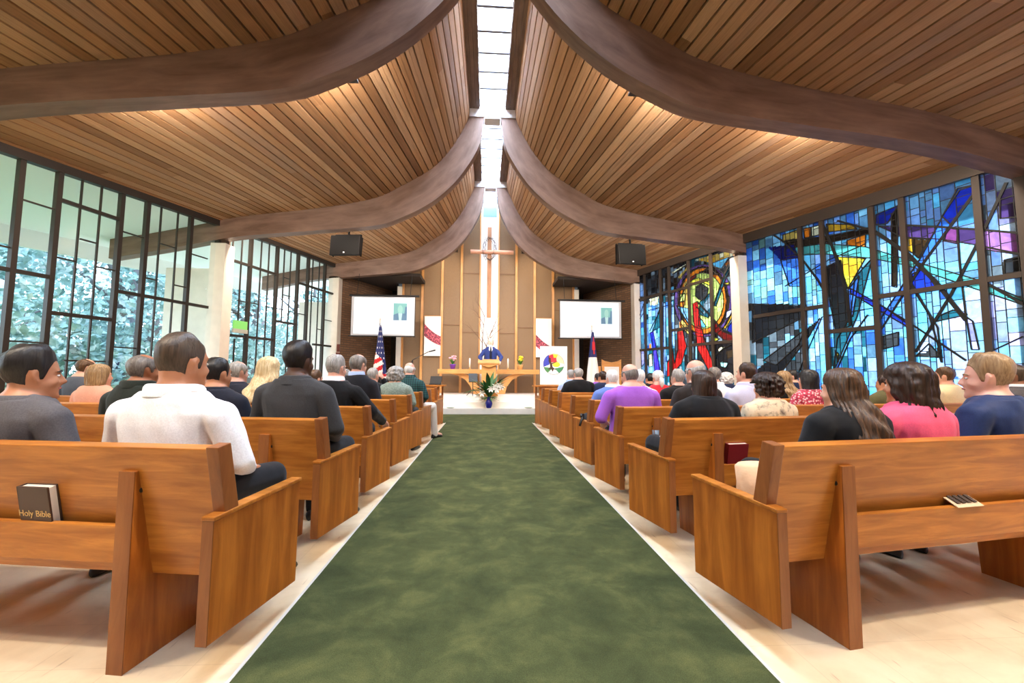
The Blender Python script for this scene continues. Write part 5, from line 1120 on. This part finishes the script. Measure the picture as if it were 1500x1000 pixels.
def person(label, org, rotz, ts=1., wid=1., look=(0, 0), top=('jacket', None), pants=None, skin='light', hair=('short', 'brown'), vox=.014, collar=None, arms=None, legs=None, lean=0., glasses=False, face=True, slouch=0., belly=1., pose='sit', tie=None, headsc=1., seed=1, shoes=None, feetz=0., neck=0.):
    """org: point on the seat (sitting) or floor (standing). Local axes: x right, y facing, z up"""
    rs = random.Random(seed); t = thing('person', label, 'person', org, rotz, 'congregation' if pose == 'sit' else None)
    b = .0 if pose == 'sit' else .86-.08
    Z = lambda z: b+z*ts                          # torso heights above the seat
    ly = lambda z: -lean*z                        # lean back
    wd = wid
    TOR = [(-.02, .17*wd, .125*belly, .0), (.10, .175*wd, .13*belly, -.01), (.22, .165*wd, .125*belly, -.02), (.36, .175*wd, .125, -.03), (.44, .188*wd, .122, -.035), (.49, .188*wd, .114, -.04), (.545, .152*wd, .098, -.045), (.592, .108*wd, .082, -.045), (.63, .080, .066, -.04), (.645, .064, .060, -.035)]
    slo = lambda z: slouch*max(0, z-.3)
    def torso(mb, g, upto=99):
        mb.loft([[(p[0], p[1]+ly(z)+slo(z), Z(z)+(g if k == len(TOR)-1 else 0)) for p in ellring(0, w_+g, d+g, cy)] for k, (z, w_, d, cy) in enumerate(TOR) if z < upto])
    shy = -.045+ly(.53)+slo(.53)
    SH = {s: Vector((s*.195*wd, shy, Z(.478))) for s in (-1, 1)}
    A = {}
    for s in (-1, 1):
        dflt = [SH[s], Vector((s*(.255*wd+.01), shy+.03, Z(.27))), Vector((s*.13, .27, .17 if pose == 'sit' else Z(.2)))]
        A[s] = [SH[s]]+[Vector(p) for p in arms[s]] if arms and s in arms else dflt
    aw = .9+.35*(wd-1)
    AR = [.066*aw, .050*aw, .034]
    Lg = {}
    fz = -org[2]+feetz if pose == 'sit' else 0
    for s in (-1, 1):
        if pose == 'sit': d_ = [Vector((s*.095, .04, .085)), Vector((s*.125, .46, .09)), Vector((s*.125, .47, fz+.09)), Vector((s*.135, .62, fz+.045))]
        else: d_ = [Vector((s*.095, 0, b+.02)), Vector((s*.10, .02, .46)), Vector((s*.105, -.01, .09)), Vector((s*.12, .15, .045))]
        Lg[s] = [Vector(p) for p in legs[s]] if legs and s in legs else d_
    LR = [.085*(.7+.3*wd), .062, .042]
    # head transform
    hb = Vector((0, -.015+ly(.66)+slo(.66)+neck, Z(.584))); yw, pt = look
    Rm = Matrix.Rotation(-yw, 3, 'Z') @ Matrix.Rotation(-pt, 3, 'X'); S = ts*headsc
    piv = Vector((0, -.03, .02))
    def T(p): q = Rm @ (Vector(p)-piv)+piv; return (hb.x+q.x*S, hb.y+q.y*S, hb.z+q.z*S)
    body = MB(); torso(body, -.012); head_mesh(body, T)
    nk = T((0, -.02, .05)); nrb = .056*(.75+.25*wd)*S
    body.caps([(0, -.045+ly(.60)+slo(.6), Z(.60)), nk, T((0, -.025, .09))], [nrb*1.08, nrb*1.0, nrb*.98], 14)
    for s in (-1, 1):
        body.caps(A[s], [r-.014 for r in AR[:2]]+[.028], 10)
        el, wr = A[s][-2], A[s][-1]; d = (wr-el).normalized()
        if not arms or s not in arms: d = Vector((-s*.25, .9, -.25))
        hand(body, wr+d*.01, d, Vector((0, 0, 1)) if abs(d.z) < .8 else Vector((s, 0, 0)), -s, 1., .55, .0085 if vox < .01 else .011)
        body.caps(Lg[s][:3], [.06, .045, .034], 10); body.caps([Lg[s][2], Lg[s][3]], [.034, .03], 10)
    remesh(body, vox, 'body', SM(skin), t, 5 if vox > .01 else 4)
    # clothing shells
    kind, mat = top; g = {'jacket': .017, 'shirt': .010, 'sweater': .015, 'blouse': .012, 'tee': .010}[kind]
    tp = MB(); torso(tp, g, .615); 
    for s in (-1, 1):
        k = [0, 1, 2]; W = A[s][2]; E = A[s][1]; cuff = E+(W-E)*(.97 if kind != 'tee' else .12)
        tp.caps([A[s][0], E, cuff], [AR[0]+g*.8, AR[1]+g*.9, (AR[2]+g*.7) if kind != 'tee' else AR[1]+g], 12)
        if kind == 'jacket': tp.caps([(0, shy, Z(.565)), A[s][0]+Vector((0, 0, .006))], [.068, AR[0]+g*.75], 12)
        else: tp.caps([(0, shy, Z(.56)), A[s][0]], [.066, AR[0]+g*.5], 12)
    if kind in ('jacket', 'sweater'):
        tp.loft([[(p[0], p[1], z) for p in ellring(0, w_, d, cy)] for z, w_, d, cy in ((Z(-.03), .18*wd, .14*belly, .0), (Z(.08), .19*wd, .145*belly, -.005), (Z(.2), .178*wd, .138*belly, -.015))])
    def wrinkle(me):
        n = len(me.vertices); co = np.empty(n*3); no = np.empty(n*3); me.vertices.foreach_get('co', co); me.vertex_normals.foreach_get('vector', no); co = co.reshape(-1, 3); no = no.reshape(-1, 3)
        am = np.array([noise.noise(Vector((c[0]*7+seed, c[1]*7, c[2]*6+c[0]*5)))*.008+noise.noise(Vector((c[0]*14+c[2]*8, c[1]*14+seed, c[2]*12)))*.0025 for c in co])
        me.vertices.foreach_set('co', (co+no*am[:, None]).ravel()); me.update()
    remesh(tp, vox*1.0, kind, mat, t, 4, wrinkle)
    # collar: band round the neck
    def band(name, m_, z0, z1, r0, r1, th, gap=0):
        mb = MB(); rows = []
        for z, r in ((z0-.03, r0), (z1, r1), (z1-.004, r1+.006), ((z0*.3+z1*.7), r1+th+.006), (z0-.006, r0+th)):
            rows.append([((r*1.08)*math.sin(a)*1.0, -.043+ly(z)+slo(z)+r*math.cos(a)+.004, Z(z)-.014*max(0, math.cos(a))*(1 if z > z0 else 2)) for a in np.linspace(0, 2*PI, 33)[:-1]])
        mb.loft(rows, cap=False); return mb.build(name, m_, t, smooth=True)
    if collar is not None: band('collar', collar, .58, .632, .088*(.6+.4*wd), .077*(.6+.4*wd), .005)
    if kind == 'jacket': band('jacket_collar', mat, .560, .612, .104*(.6+.4*wd), .084*(.6+.4*wd), .010)
    elif kind == 'shirt' and collar is None: band('collar', mat, .575, .626, .098*(.6+.4*wd), .088*(.6+.4*wd), .007)
    pn = MB(); g = .012
    if pose == 'sit': pn.ball((0, .0, .085), (.175*wd, .13*belly, .10), 18, 10)
    else: pn.loft([[(p[0], p[1], z) for p in ellring(0, w_, d, 0)] for z, w_, d in ((b-.06, .165*wd, .115), (b+.06, .17*wd, .125), (b+.16, .16*wd, .12))])
    for s in (-1, 1): pn.caps([Lg[s][0], Lg[s][1], Lg[s][2]+Vector((0, 0, -.01))], [LR[0]+g, LR[1]+g, LR[2]+g+.006], 12)
    remesh(pn, max(vox, .014), 'trousers', pants or cloth('black_trousers', srgb(26, 26, 30)), t, 5)
    for s in (-1, 1):
        sh = MB(); a, f = Lg[s][2], Lg[s][3]; d = Vector((f.x-a.x, f.y-a.y, 0)).normalized(); hz = min(a.z-.05, f.z)-.0
        base = Vector((a.x, a.y, f.z-.045)); x_ = Vector((d.y, -d.x, 0)); rows = []
        for q, w_, h in ((-.075, .02, .05), (-.06, .034, .075), (0, .038, .085), (.06, .042, .07), (.13, .047, .055), (.18, .040, .045), (.205, .018, .03)):
            rows.append([tuple(base+d*q+x_*(w_*math.cos(an))+Vector((0, 0, max(0, h*.5+h*.5*math.sin(an)))) ) for an in np.linspace(0, 2*PI, 13)[:-1]])
        sh.loft(rows); sh.build('shoe', shoes or plain('black_shoe_leather', srgb(20, 19, 20), .35), t, smooth=True)
    if tie is not None:
        mb = MB(); zz = [.60, .575, .50, .35, .20]; ww = [.018, .014, .026, .036, .042]; mb.loft([[(w_*x_, .115+g_*.0+ly(z)+dd, Z(z)) for x_, dd in ((-1, 0), (0, .012), (1, 0), (0, -.006))] for z, w_, g_ in zip(zz, ww, zz)]); mb.build('tie', tie, t)
        mb = MB(); mb.loft([[(w_*x_, .098+ly(z)+dd, Z(z)) for x_, dd in ((-1, -.02), (0, .008), (1, -.02), (0, -.03))] for z, w_ in ((.63, .05), (.5, .06), (.22, .05))]); mb.build('shirt_front', cloth('white_shirt', srgb(240, 240, 242), .8), t)
    # hair
    sty, hc = hair; hm = HM(hc); zq = lambda f: (lambda a: zl_men(a, f))
    if sty == 'short': hair_cap('hair', hm, T, t, rs, zq(.186), lambda a, v: .0015+.018*smooth01(v*1.25), noise_a=.006)
    elif sty == 'full': hair_cap('hair', hm, T, t, rs, zq(.190), lambda a, v: .002+.028*smooth01(v*1.3), noise_a=.009, nscale=30)
    elif sty == 'afro': hair_cap('hair', hm, T, t, rs, zq(.190), lambda a, v: .002+.026*smooth01(v*1.4), noise_a=.004, nscale=90)
    elif sty == 'fade': hair_cap('hair', hm, T, t, rs, zq(.190), lambda a, v: .002+.014*smooth01((v-.35)*1.8), noise_a=.002); 
    elif sty == 'fringe': hair_cap('hair', hm, T, t, rs, lambda a: zl_men(max(a, 1.25)), lambda a, v: .011*math.sin(PI*min(1, .12+v*.88)), zhi=lambda a: .172+.012*math.cos(a*2), thmin=1.15, noise_a=.004)
    elif sty == 'thin': hair_cap('hair', hm, T, t, rs, lambda a: zl_men(max(a, 1.15)), lambda a, v: .013*math.sin(PI*min(1, .12+v*.88)), zhi=lambda a: .212-.02*math.cos(a), thmin=1.0, noise_a=.004)
    elif sty == 'buzz': hair_cap('hair', hm, T, t, rs, zq(.19), lambda a, v: .003, noise_a=.001)
    elif sty == 'curly': 
        hair_drape('hair', hm, T, t, rs, [(.268, .02, .01, -.04), (.262, .045, .038, -.07), (.248, .073, .065, -.102), (.225, .095, .083, -.13), (.19, .110, .093, -.148), (.13, .118, .085, -.152), (.08, .112, .065, -.142), (.045, .095, .04, -.122), (.03, .07, .02, -.10)], lambda z: .25+0.8*smooth01((.215-z)/.07), noise_a=.022, nscale=60, wave=0)
    elif sty == 'bob':
        hair_drape('hair', hm, T, t, rs, [(.257, .018, .01, -.04), (.252, .038, .035, -.065), (.240, .060, .057, -.09), (.22, .079, .075, -.112), (.19, .091, .087, -.124), (.16, .097, .09, -.129), (.12, .101, .08, -.128), (.06, .106, .06, -.122), (.01, .110, .045, -.115), (-.03, .100, .035, -.100)], lambda z: .3+0.65*smooth01((.215-z)/.07), noise_a=.007, wave=.004)
    elif sty in ('long', 'wavy'):
        L = -.36 if sty == 'long' else -.20
        hair_drape('hair', hm, T, t, rs, [(.255, .018, .01, -.04), (.250, .038, .035, -.065), (.238, .059, .056, -.09), (.218, .077, .073, -.110), (.19, .089, .085, -.122), (.16, .095, .088, -.127), (.12, .098, .078, -.126), (.06, .105, .055, -.128), (.0, .118, .03, -.168), (L*.35, .132, .0, -.222), (L*.7, .132, -.06, -.235), (L, .10, -.12, -.225)], lambda z: .3+0.75*smooth01((.215-z)/.07), noise_a=.012, wave=.008 if sty == 'long' else .014, wfreq=7)
    elif sty == 'puff':
        hair_drape('hair', hm, T, t, rs, [(.268, .02, .01, -.04), (.262, .045, .038, -.07), (.248, .073, .065, -.10), (.226, .095, .083, -.126), (.19, .110, .093, -.143), (.13, .118, .085, -.15), (.07, .118, .06, -.148), (.01, .120, .04, -.155), (-.05, .112, .02, -.165)], lambda z: .3+0.7*smooth01((.215-z)/.07), noise_a=.014, nscale=40, wave=.008)
    elif sty == 'ponytail':
        hair_cap('hair', hm, T, t, rs, zq(.192), lambda a, v: .008+.012*smooth01(v*2), noise_a=.005)
        mb = MB(); mb.tube([T((0, -.10, .12)), T((.0, -.14, .10)), T((.0, -.15, .03)), T((.0, -.145, -.05))], [.02, .036, .036, .012], 10); mb.build('ponytail', hm, t, smooth=True)
    if face:
        for s in (-1, 1):
            mb = MB(); mb.ball((0, 0, 0), (.0125, .009, .0062), 10, 6, 0); mb.ball((0, .006, 0), (.0052, .004, .0052), 8, 5, 1); q = Vector(T((s*.031, .077, .119)))
            o = mb.build('eye', [plain('eye_white', srgb(236, 232, 228), .3), plain('eye_iris', srgb(46, 32, 24), .2)], t, smooth=True); o.location = q; o.rotation_euler = (Rm.to_euler())
            mb = MB(); mb.caps([T((s*.016, .091, .138)), T((s*.034, .088, .143)), T((s*.05, .072, .137))], [.0035, .004, .0025], 6); mb.build('eyebrow', hm if sty != 'bald' else HM('grey'), t)
        mb = MB(); mb.caps([T((-.022, .088, .056)), T((0, .0975, .058)), T((.022, .088, .056))], [.003, .0055, .003], 8); mb.build('lips', plain('lip_skin', srgb(176, 96, 88), .5), t, smooth=True)
    if glasses:
        mb = MB()
        for s in (-1, 1): mb.tube([T((s*.03+.022*math.cos(a), .098, .118+.018*math.sin(a))) for a in np.linspace(0, 2*PI, 15)], .0018, 5); mb.tube([T((s*.052, .098, .122)), T((s*.078, .06, .126)), T((s*.083, -.01, .134))], .002, 5)
        mb.tube([T((-.008, .1, .12)), T((.008, .1, .12))], .0018, 5); mb.build('glasses', plain('dark_wire', srgb(40, 36, 36), .3, .6), t)
    return t
SEATZ = .492
def seated(sd, k, px, top_y, label, v=.305, **kw):
    u = find_u(sd, k, px, v-.05, 1.18); p = pew_pt(sd, k, u, v, SEATZ)
    hp = pew_pt(sd, k, u, v-.05, 1.2); lo, hi = .8, 2.0
    for _ in range(40):
        m = (lo+hi)/2; y = proj((hp.x, hp.y, m))[1]
        if y > top_y: lo = m
        else: hi = m
    sty = kw.get('hair', ('short',))[0]; hh = {'short': .022, 'full': .03, 'afro': .03, 'fade': .014, 'bald': .0, 'fringe': .0, 'thin': .004, 'buzz': .003, 'curly': .028, 'bob': .018, 'long': .016, 'wavy': .016, 'puff': .028, 'ponytail': .02}[sty]
    hs = kw.get('headsc', 1); ts = (lo-SEATZ)/(.584+(.2365+hh)*hs); tc = min(1.14, max(.77, ts))
    if abs(tc-ts) > .01: print('TS', label[:40], round(ts, 3))
    return person(label, p, sd*SPL+kw.pop('turn', 0), ts=tc, feetz=0.0, **kw)
WHT = cloth('white_shirt', srgb(240, 240, 242), .8, .6)
NAV = cloth('navy_suit', srgb(26, 36, 66)); BLK = cloth('black_jacket', srgb(20, 20, 22)); DKG = cloth('charcoal_suit', srgb(58, 57, 58)); GRY = cloth('grey_suit', srgb(92, 88, 90)); PNK = cloth('pink_jacket', srgb(240, 92, 124)); PUR = cloth('purple_polo', srgb(158, 92, 196)); OLV = cloth('dark_green_jacket', srgb(38, 44, 38)); LBL = cloth('light_blue_shirt', srgb(170, 190, 226)); BLU = cloth('blue_shirt', srgb(96, 120, 186)); RED = cloth('red_top', srgb(206, 44, 56)); TAN = cloth('tan_jacket', srgb(226, 206, 164)); SAGE = pattern('sage_knit', 'noise', [srgb(96, 112, 104), srgb(150, 164, 152)], 60); LAV = cloth('lavender_shirt', srgb(206, 206, 232)); GBL = cloth('grey_blue_tee', srgb(84, 92, 106)); KHA = cloth('olive_jacket', srgb(92, 86, 54)); SALM = cloth('salmon_top', srgb(222, 164, 140))
BRONAV = cloth('bright_navy_suit', srgb(32, 50, 92), .6, .7)
PLD = pattern('green_plaid', 'plaid', [srgb(14, 26, 34), srgb(20, 62, 66), srgb(40, 92, 86)], 9); FLO = pattern('cream_floral', 'noise', [srgb(226, 204, 170), srgb(226, 204, 170), srgb(120, 104, 90)], 22); RFL = pattern('red_floral', 'spots', [srgb(236, 206, 206), srgb(196, 60, 84), srgb(140, 40, 60)], 42); BWP = pattern('black_white_print', 'spots', [srgb(30, 26, 28), srgb(236, 228, 226), srgb(236, 228, 226)], 34)
WTR = cloth('white_trousers', srgb(226, 220, 214)); GTR = cloth('grey_trousers', srgb(58, 60, 66))
V1, V2, V3 = .0095, .013, .018
# ---- left of the aisle
seated(-1, 0, 34, 503, 'man in a grey suit with swept-back black hair on the nearest left pew', top=('jacket', GRY), skin='tan', hair=('full', 'black'), look=(.36, .03), vox=V1, wid=1.05, turn=-.1, face=True, seed=1, headsc=1.12)
seated(-1, 0, 257, 486, 'broad man in a white shirt with faded brown hair on the nearest left pew', top=('shirt', WHT), skin='tan', hair=('fade', 'fade'), look=(.12, 0), vox=V1, wid=1.24, belly=1.15, turn=-.05, face=True, seed=2, headsc=1.14)
seated(-1, 1, 203, 518, 'man in a dark green jacket with thin tied-back hair, second left pew', top=('shirt', OLV), skin='olive', hair=('thin', 'sgrey'), look=(.28, 0), vox=V1, wid=1.0, glasses=True, seed=3)
seated(-1, 1, 313, 522, 'dark-haired man in a dark jacket behind the white-shirted man, second left pew', top=('jacket', cloth('ink_jacket', srgb(30, 32, 44))), skin='tan', hair=('short', 'black'), look=(.2, 0), vox=V2, seed=4)
seated(-1, 1, 433, 497, 'dark-skinned man in a charcoal suit at the aisle end of the second left pew', top=('jacket', DKG), skin='dark', hair=('afro', 'afro'), look=(.12, 0), vox=V1, wid=1.08, seed=5, pants=cloth('black_trousers', srgb(26, 26, 30)))
seated(-1, 2, 142, 533, 'woman with a blond-streaked bob and salmon top, third left pew', top=('blouse', SALM), skin='light', hair=('bob', 'dkblond'), look=(.3, 0), vox=V2, wid=.9, seed=6)
seated(-1, 2, 344, 528, 'greying man in a dark suit beside the blonde woman, third left pew', top=('jacket', cloth('slate_suit', srgb(40, 42, 54))), skin='pink', hair=('thin', 'grey'), look=(.25, 0), vox=V2, seed=7)
seated(-1, 2, 391, 522, 'woman with long pale blond hair on the third left pew', top=('jacket', BLK), skin='light', hair=('wavy', 'blond'), look=(.1, 0), vox=V2, wid=.9, seed=8)
seated(-1, 2, 489, 518, 'white-haired man in a black sweater resting his arm on the third left pew end', top=('sweater', BLK), skin='pink', hair=('short', 'grey'), look=(.2, 0), vox=.0075, wid=1.05, seed=9, collar=WHT, glasses=True, arms={1: [(.32, .08, .30), (.30, .40, .17)]})
seated(-1, 3, 118, 524, 'balding man in a grey-blue tee on the fourth left pew, head raised', top=('tee', GBL), skin='pink', hair=('thin', 'brown'), look=(.35, .2), vox=V2, seed=10)
seated(-1, 3, 460, 541, 'short-haired brown-headed person on the fourth left pew', top=('shirt', LBL), skin='light', hair=('full', 'brown'), look=(.35, 0), vox=V2, wid=.85, seed=11)
seated(-1, 3, 522, 518, 'balding man in a dark sweater with a blue collar, fourth left pew', top=('sweater', cloth('dark_sweater', srgb(28, 28, 34))), skin='pink', hair=('thin', 'sgrey'), look=(.2, 0), vox=V2, seed=12, collar=LBL)
seated(-1, 4, 318, 545, 'dark-haired person far across the fifth left pew', top=('jacket', BLK), skin='tan', hair=('short', 'black'), look=(.2, 0), vox=V3, seed=13)
seated(-1, 4, 545, 538, 'person with straight grey hair holding a hand to the face, fifth left pew', top=('sweater', BLK), skin='light', hair=('short', 'grey'), look=(.2, .0), vox=V2, wid=.85, seed=14, arms={1: [(.24, .12, .30), (.10, .14, .56)]})
seated(-1, 4, 579, 536, 'woman with curly grey hair and a sage knit on the fifth left pew end', top=('sweater', SAGE), skin='light', hair=('curly', 'grey'), look=(0, 0), vox=V2, wid=.95, seed=15)
seated(-1, 5, 599, 531, 'white-headed man in a green plaid shirt and white trousers, sixth left pew end', top=('shirt', PLD), skin='pink', hair=('fringe', 'white'), look=(.1, 0), vox=V2, wid=1.05, seed=16, pants=WTR, legs={1: [(.095, .04, .085), (.27, .44, .09), (.27, .62, -.49+.09), (.34, .78, -.49+.047)]})
seated(-1, 5, 553, 545, 'dark-haired woman on the sixth left pew, beyond the grey-haired person', top=('jacket', BLK), skin='light', hair=('bob', 'black'), look=(.1, 0), vox=V3, seed=17)
seated(-1, 4, 505, 540, 'grey-haired person half hidden on the fifth left pew', top=('jacket', BLK), skin='light', hair=('short', 'grey'), look=(.2, 0), vox=V3, seed=18)
# ---- right of the aisle
seated(1, 0, 1240, 539, 'woman with long brown hair in a black blazer on the nearest right pew', top=('jacket', BLK), skin='light', hair=('long', 'longbrown'), look=(-.12, .05), vox=V1, wid=.92, turn=.03, seed=31)
seated(1, 0, 1335, 530, 'woman with puffy dark brown hair in a pink blazer on the nearest right pew', top=('jacket', PNK), skin='tan', hair=('puff', 'dbrown'), look=(-.1, 0), vox=V1, wid=.96, turn=.0, seed=32)
seated(1, 0, 1458, 515, 'sandy-haired man in a bright navy suit on the nearest right pew', top=('jacket', BRONAV), skin='pink', hair=('full', 'sandy'), look=(-.42, .02), vox=V1, wid=1.12, turn=.1, headsc=1.1, face=True, seed=33)
seated(1, 1, 1033, 542, 'woman with a dark bob and black blazer on the second right pew', top=('jacket', BLK), skin='light', hair=('bob', 'dbrown'), look=(-.05, 0), vox=V1, wid=1.02, seed=34)
seated(1, 1, 1126, 545, 'woman with short curly brown hair in a cream patterned blouse, second right pew', top=('blouse', FLO), skin='light', hair=('curly', 'dbrown'), look=(-.2, 0), vox=V1, wid=.86, seed=35)
seated(1, 1, 1493, 533, 'dark-skinned man in a grey suit at the right edge, second right pew', top=('jacket', GRY), skin='brown', hair=('buzz', 'fade'), look=(-.4, 0), vox=V2, seed=36, collar=WHT)
seated(1, 2, 925, 533, 'bald-crowned man in a purple shirt at the aisle end of the third right pew', top=('tee', PUR), skin='pink', hair=('fringe', 'sgrey'), look=(-.1, 0), vox=V1, wid=1.16, belly=1.15, seed=37, legs={-1: [(-.03, .04, .085), (.02, .44, .09), (.02, .46, -.402), (.02, .6, -.447)]})
seated(1, 2, 1022, 527, 'large bald man in a dark jacket on the third right pew', top=('jacket', cloth('brown_jacket', srgb(44, 38, 36))), skin='pink', hair=('fringe', 'grey'), look=(-.1, 0), vox=V2, headsc=1.12, seed=38)
seated(1, 2, 1096, 530, 'dark-haired man in a pale lavender shirt on the third right pew', top=('shirt', LAV), skin='light', hair=('short', 'dbrown'), look=(-.35, -.1), vox=V2, seed=39)
seated(1, 2, 1187, 541, 'woman with black hair and a red floral top on the third right pew', top=('blouse', RFL), skin='light', hair=('bob', 'black'), look=(-.2, 0), vox=V2, wid=.9, seed=40)
seated(1, 2, 1388, 536, 'brown-haired man in a tan jacket turned left, third right pew', top=('jacket', TAN), skin='light', hair=('short', 'brown'), look=(-.5, 0), vox=V2, face=True, seed=41)
seated(1, 2, 1300, 548, 'person in an olive jacket hidden behind the pink blazer, third right pew', top=('jacket', KHA), skin='tan', hair=('short', 'dbrown'), look=(-.2, 0), vox=V3, seed=42)
seated(1, 3, 898, 541, 'grey-haired man in a blue shirt on the fourth right pew', top=('shirt', BLU), skin='pink', hair=('short', 'white'), look=(-.1, 0), vox=V2, seed=43, collar=WHT)
seated(1, 3, 937, 540, 'white-haired woman in a black and white print on the fourth right pew', top=('blouse', BWP), skin='light', hair=('short', 'white'), look=(.1, 0), vox=V2, wid=.92, seed=44)
seated(1, 3, 995, 540, 'grey-haired man in a black suit on the fourth right pew', top=('jacket', BLK), skin='pink', hair=('full', 'grey'), look=(-.2, 0), vox=V2, seed=45)
seated(1, 3, 1150, 543, 'blond woman with wavy hair on the fourth right pew', top=('jacket', BLK), skin='light', hair=('wavy', 'dkblond'), look=(-.2, 0), vox=V2, wid=.9, seed=46)
seated(1, 3, 1048, 537, 'grey-haired man in a white shirt on the fourth right pew', top=('shirt', WHT), skin='light', hair=('short', 'sgrey'), look=(-.2, 0), vox=V3, seed=47)
seated(1, 4, 965, 542, 'white-haired woman with a ponytail and red top on the fifth right pew', top=('blouse', RED), skin='light', hair=('ponytail', 'white'), look=(.1, 0), vox=V2, wid=.9, seed=48)
seated(1, 4, 1065, 545, 'woman with curly white hair on the fifth right pew', top=('jacket', NAV), skin='light', hair=('curly', 'white'), look=(-.1, 0), vox=V3, wid=.9, seed=49, headsc=.9)
seated(1, 4, 1164, 541, 'black-haired man in a navy suit on the fifth right pew, facing left', top=('jacket', NAV), skin='light', hair=('short', 'black'), look=(-.7, 0), vox=V2, face=True, seed=50)
seated(1, 5, 848, 538, 'balding grey man in a black jacket on the sixth right pew', top=('jacket', BLK), skin='pink', hair=('thin', 'grey'), look=(-.05, 0), vox=V2, wid=1.1, seed=51)
seated(1, 5, 884, 543, 'dark-haired man in a dark navy suit on the sixth right pew', top=('jacket', NAV), skin='tan', hair=('short', 'dbrown'), look=(-.3, 0), vox=V3, seed=52)
seated(1, 5, 953, 546, 'dark-haired person on the sixth right pew', top=('jacket', BLK), skin='tan', hair=('short', 'black'), look=(-.1, 0), vox=V3, seed=53)
seated(1, 6, 837, 541, 'grey-haired man in a light blue shirt on the seventh right pew', top=('shirt', LBL), skin='light', hair=('short', 'grey'), look=(-.1, 0), vox=V3, seed=54)
seated(1, 6, 877, 546, 'dark-haired person in a violet top on the seventh right pew', top=('shirt', PUR), skin='tan', hair=('short', 'black'), look=(-.2, 0), vox=V3, seed=55)
# ---- the speaker
Ysp = 13.42; xs_ = xat(718.5, Ysp); ztop = zat(495, Ysp); s_ = (ztop-PZ-.78)/.8205
person('white-haired man in a navy suit and dark tie speaking at the lectern', Vector((xs_, Ysp, PZ)), PI, ts=s_, top=('jacket', cloth('speaker_suit', srgb(40, 54, 110))), skin='pale', hair=('fringe', 'white'), look=(0, -.22), vox=.009, face=True, pose='stand', tie=cloth('dark_tie', srgb(24, 26, 44)), collar=WHT, seed=60, wid=1.05, arms={-1: [(-.34, .08, 1.19), (-.29, .28, 1.06)], 1: [(.34, .08, 1.19), (.29, .28, 1.06)]}, pants=NAV)
bpy.data.scenes.remove(TMPS)
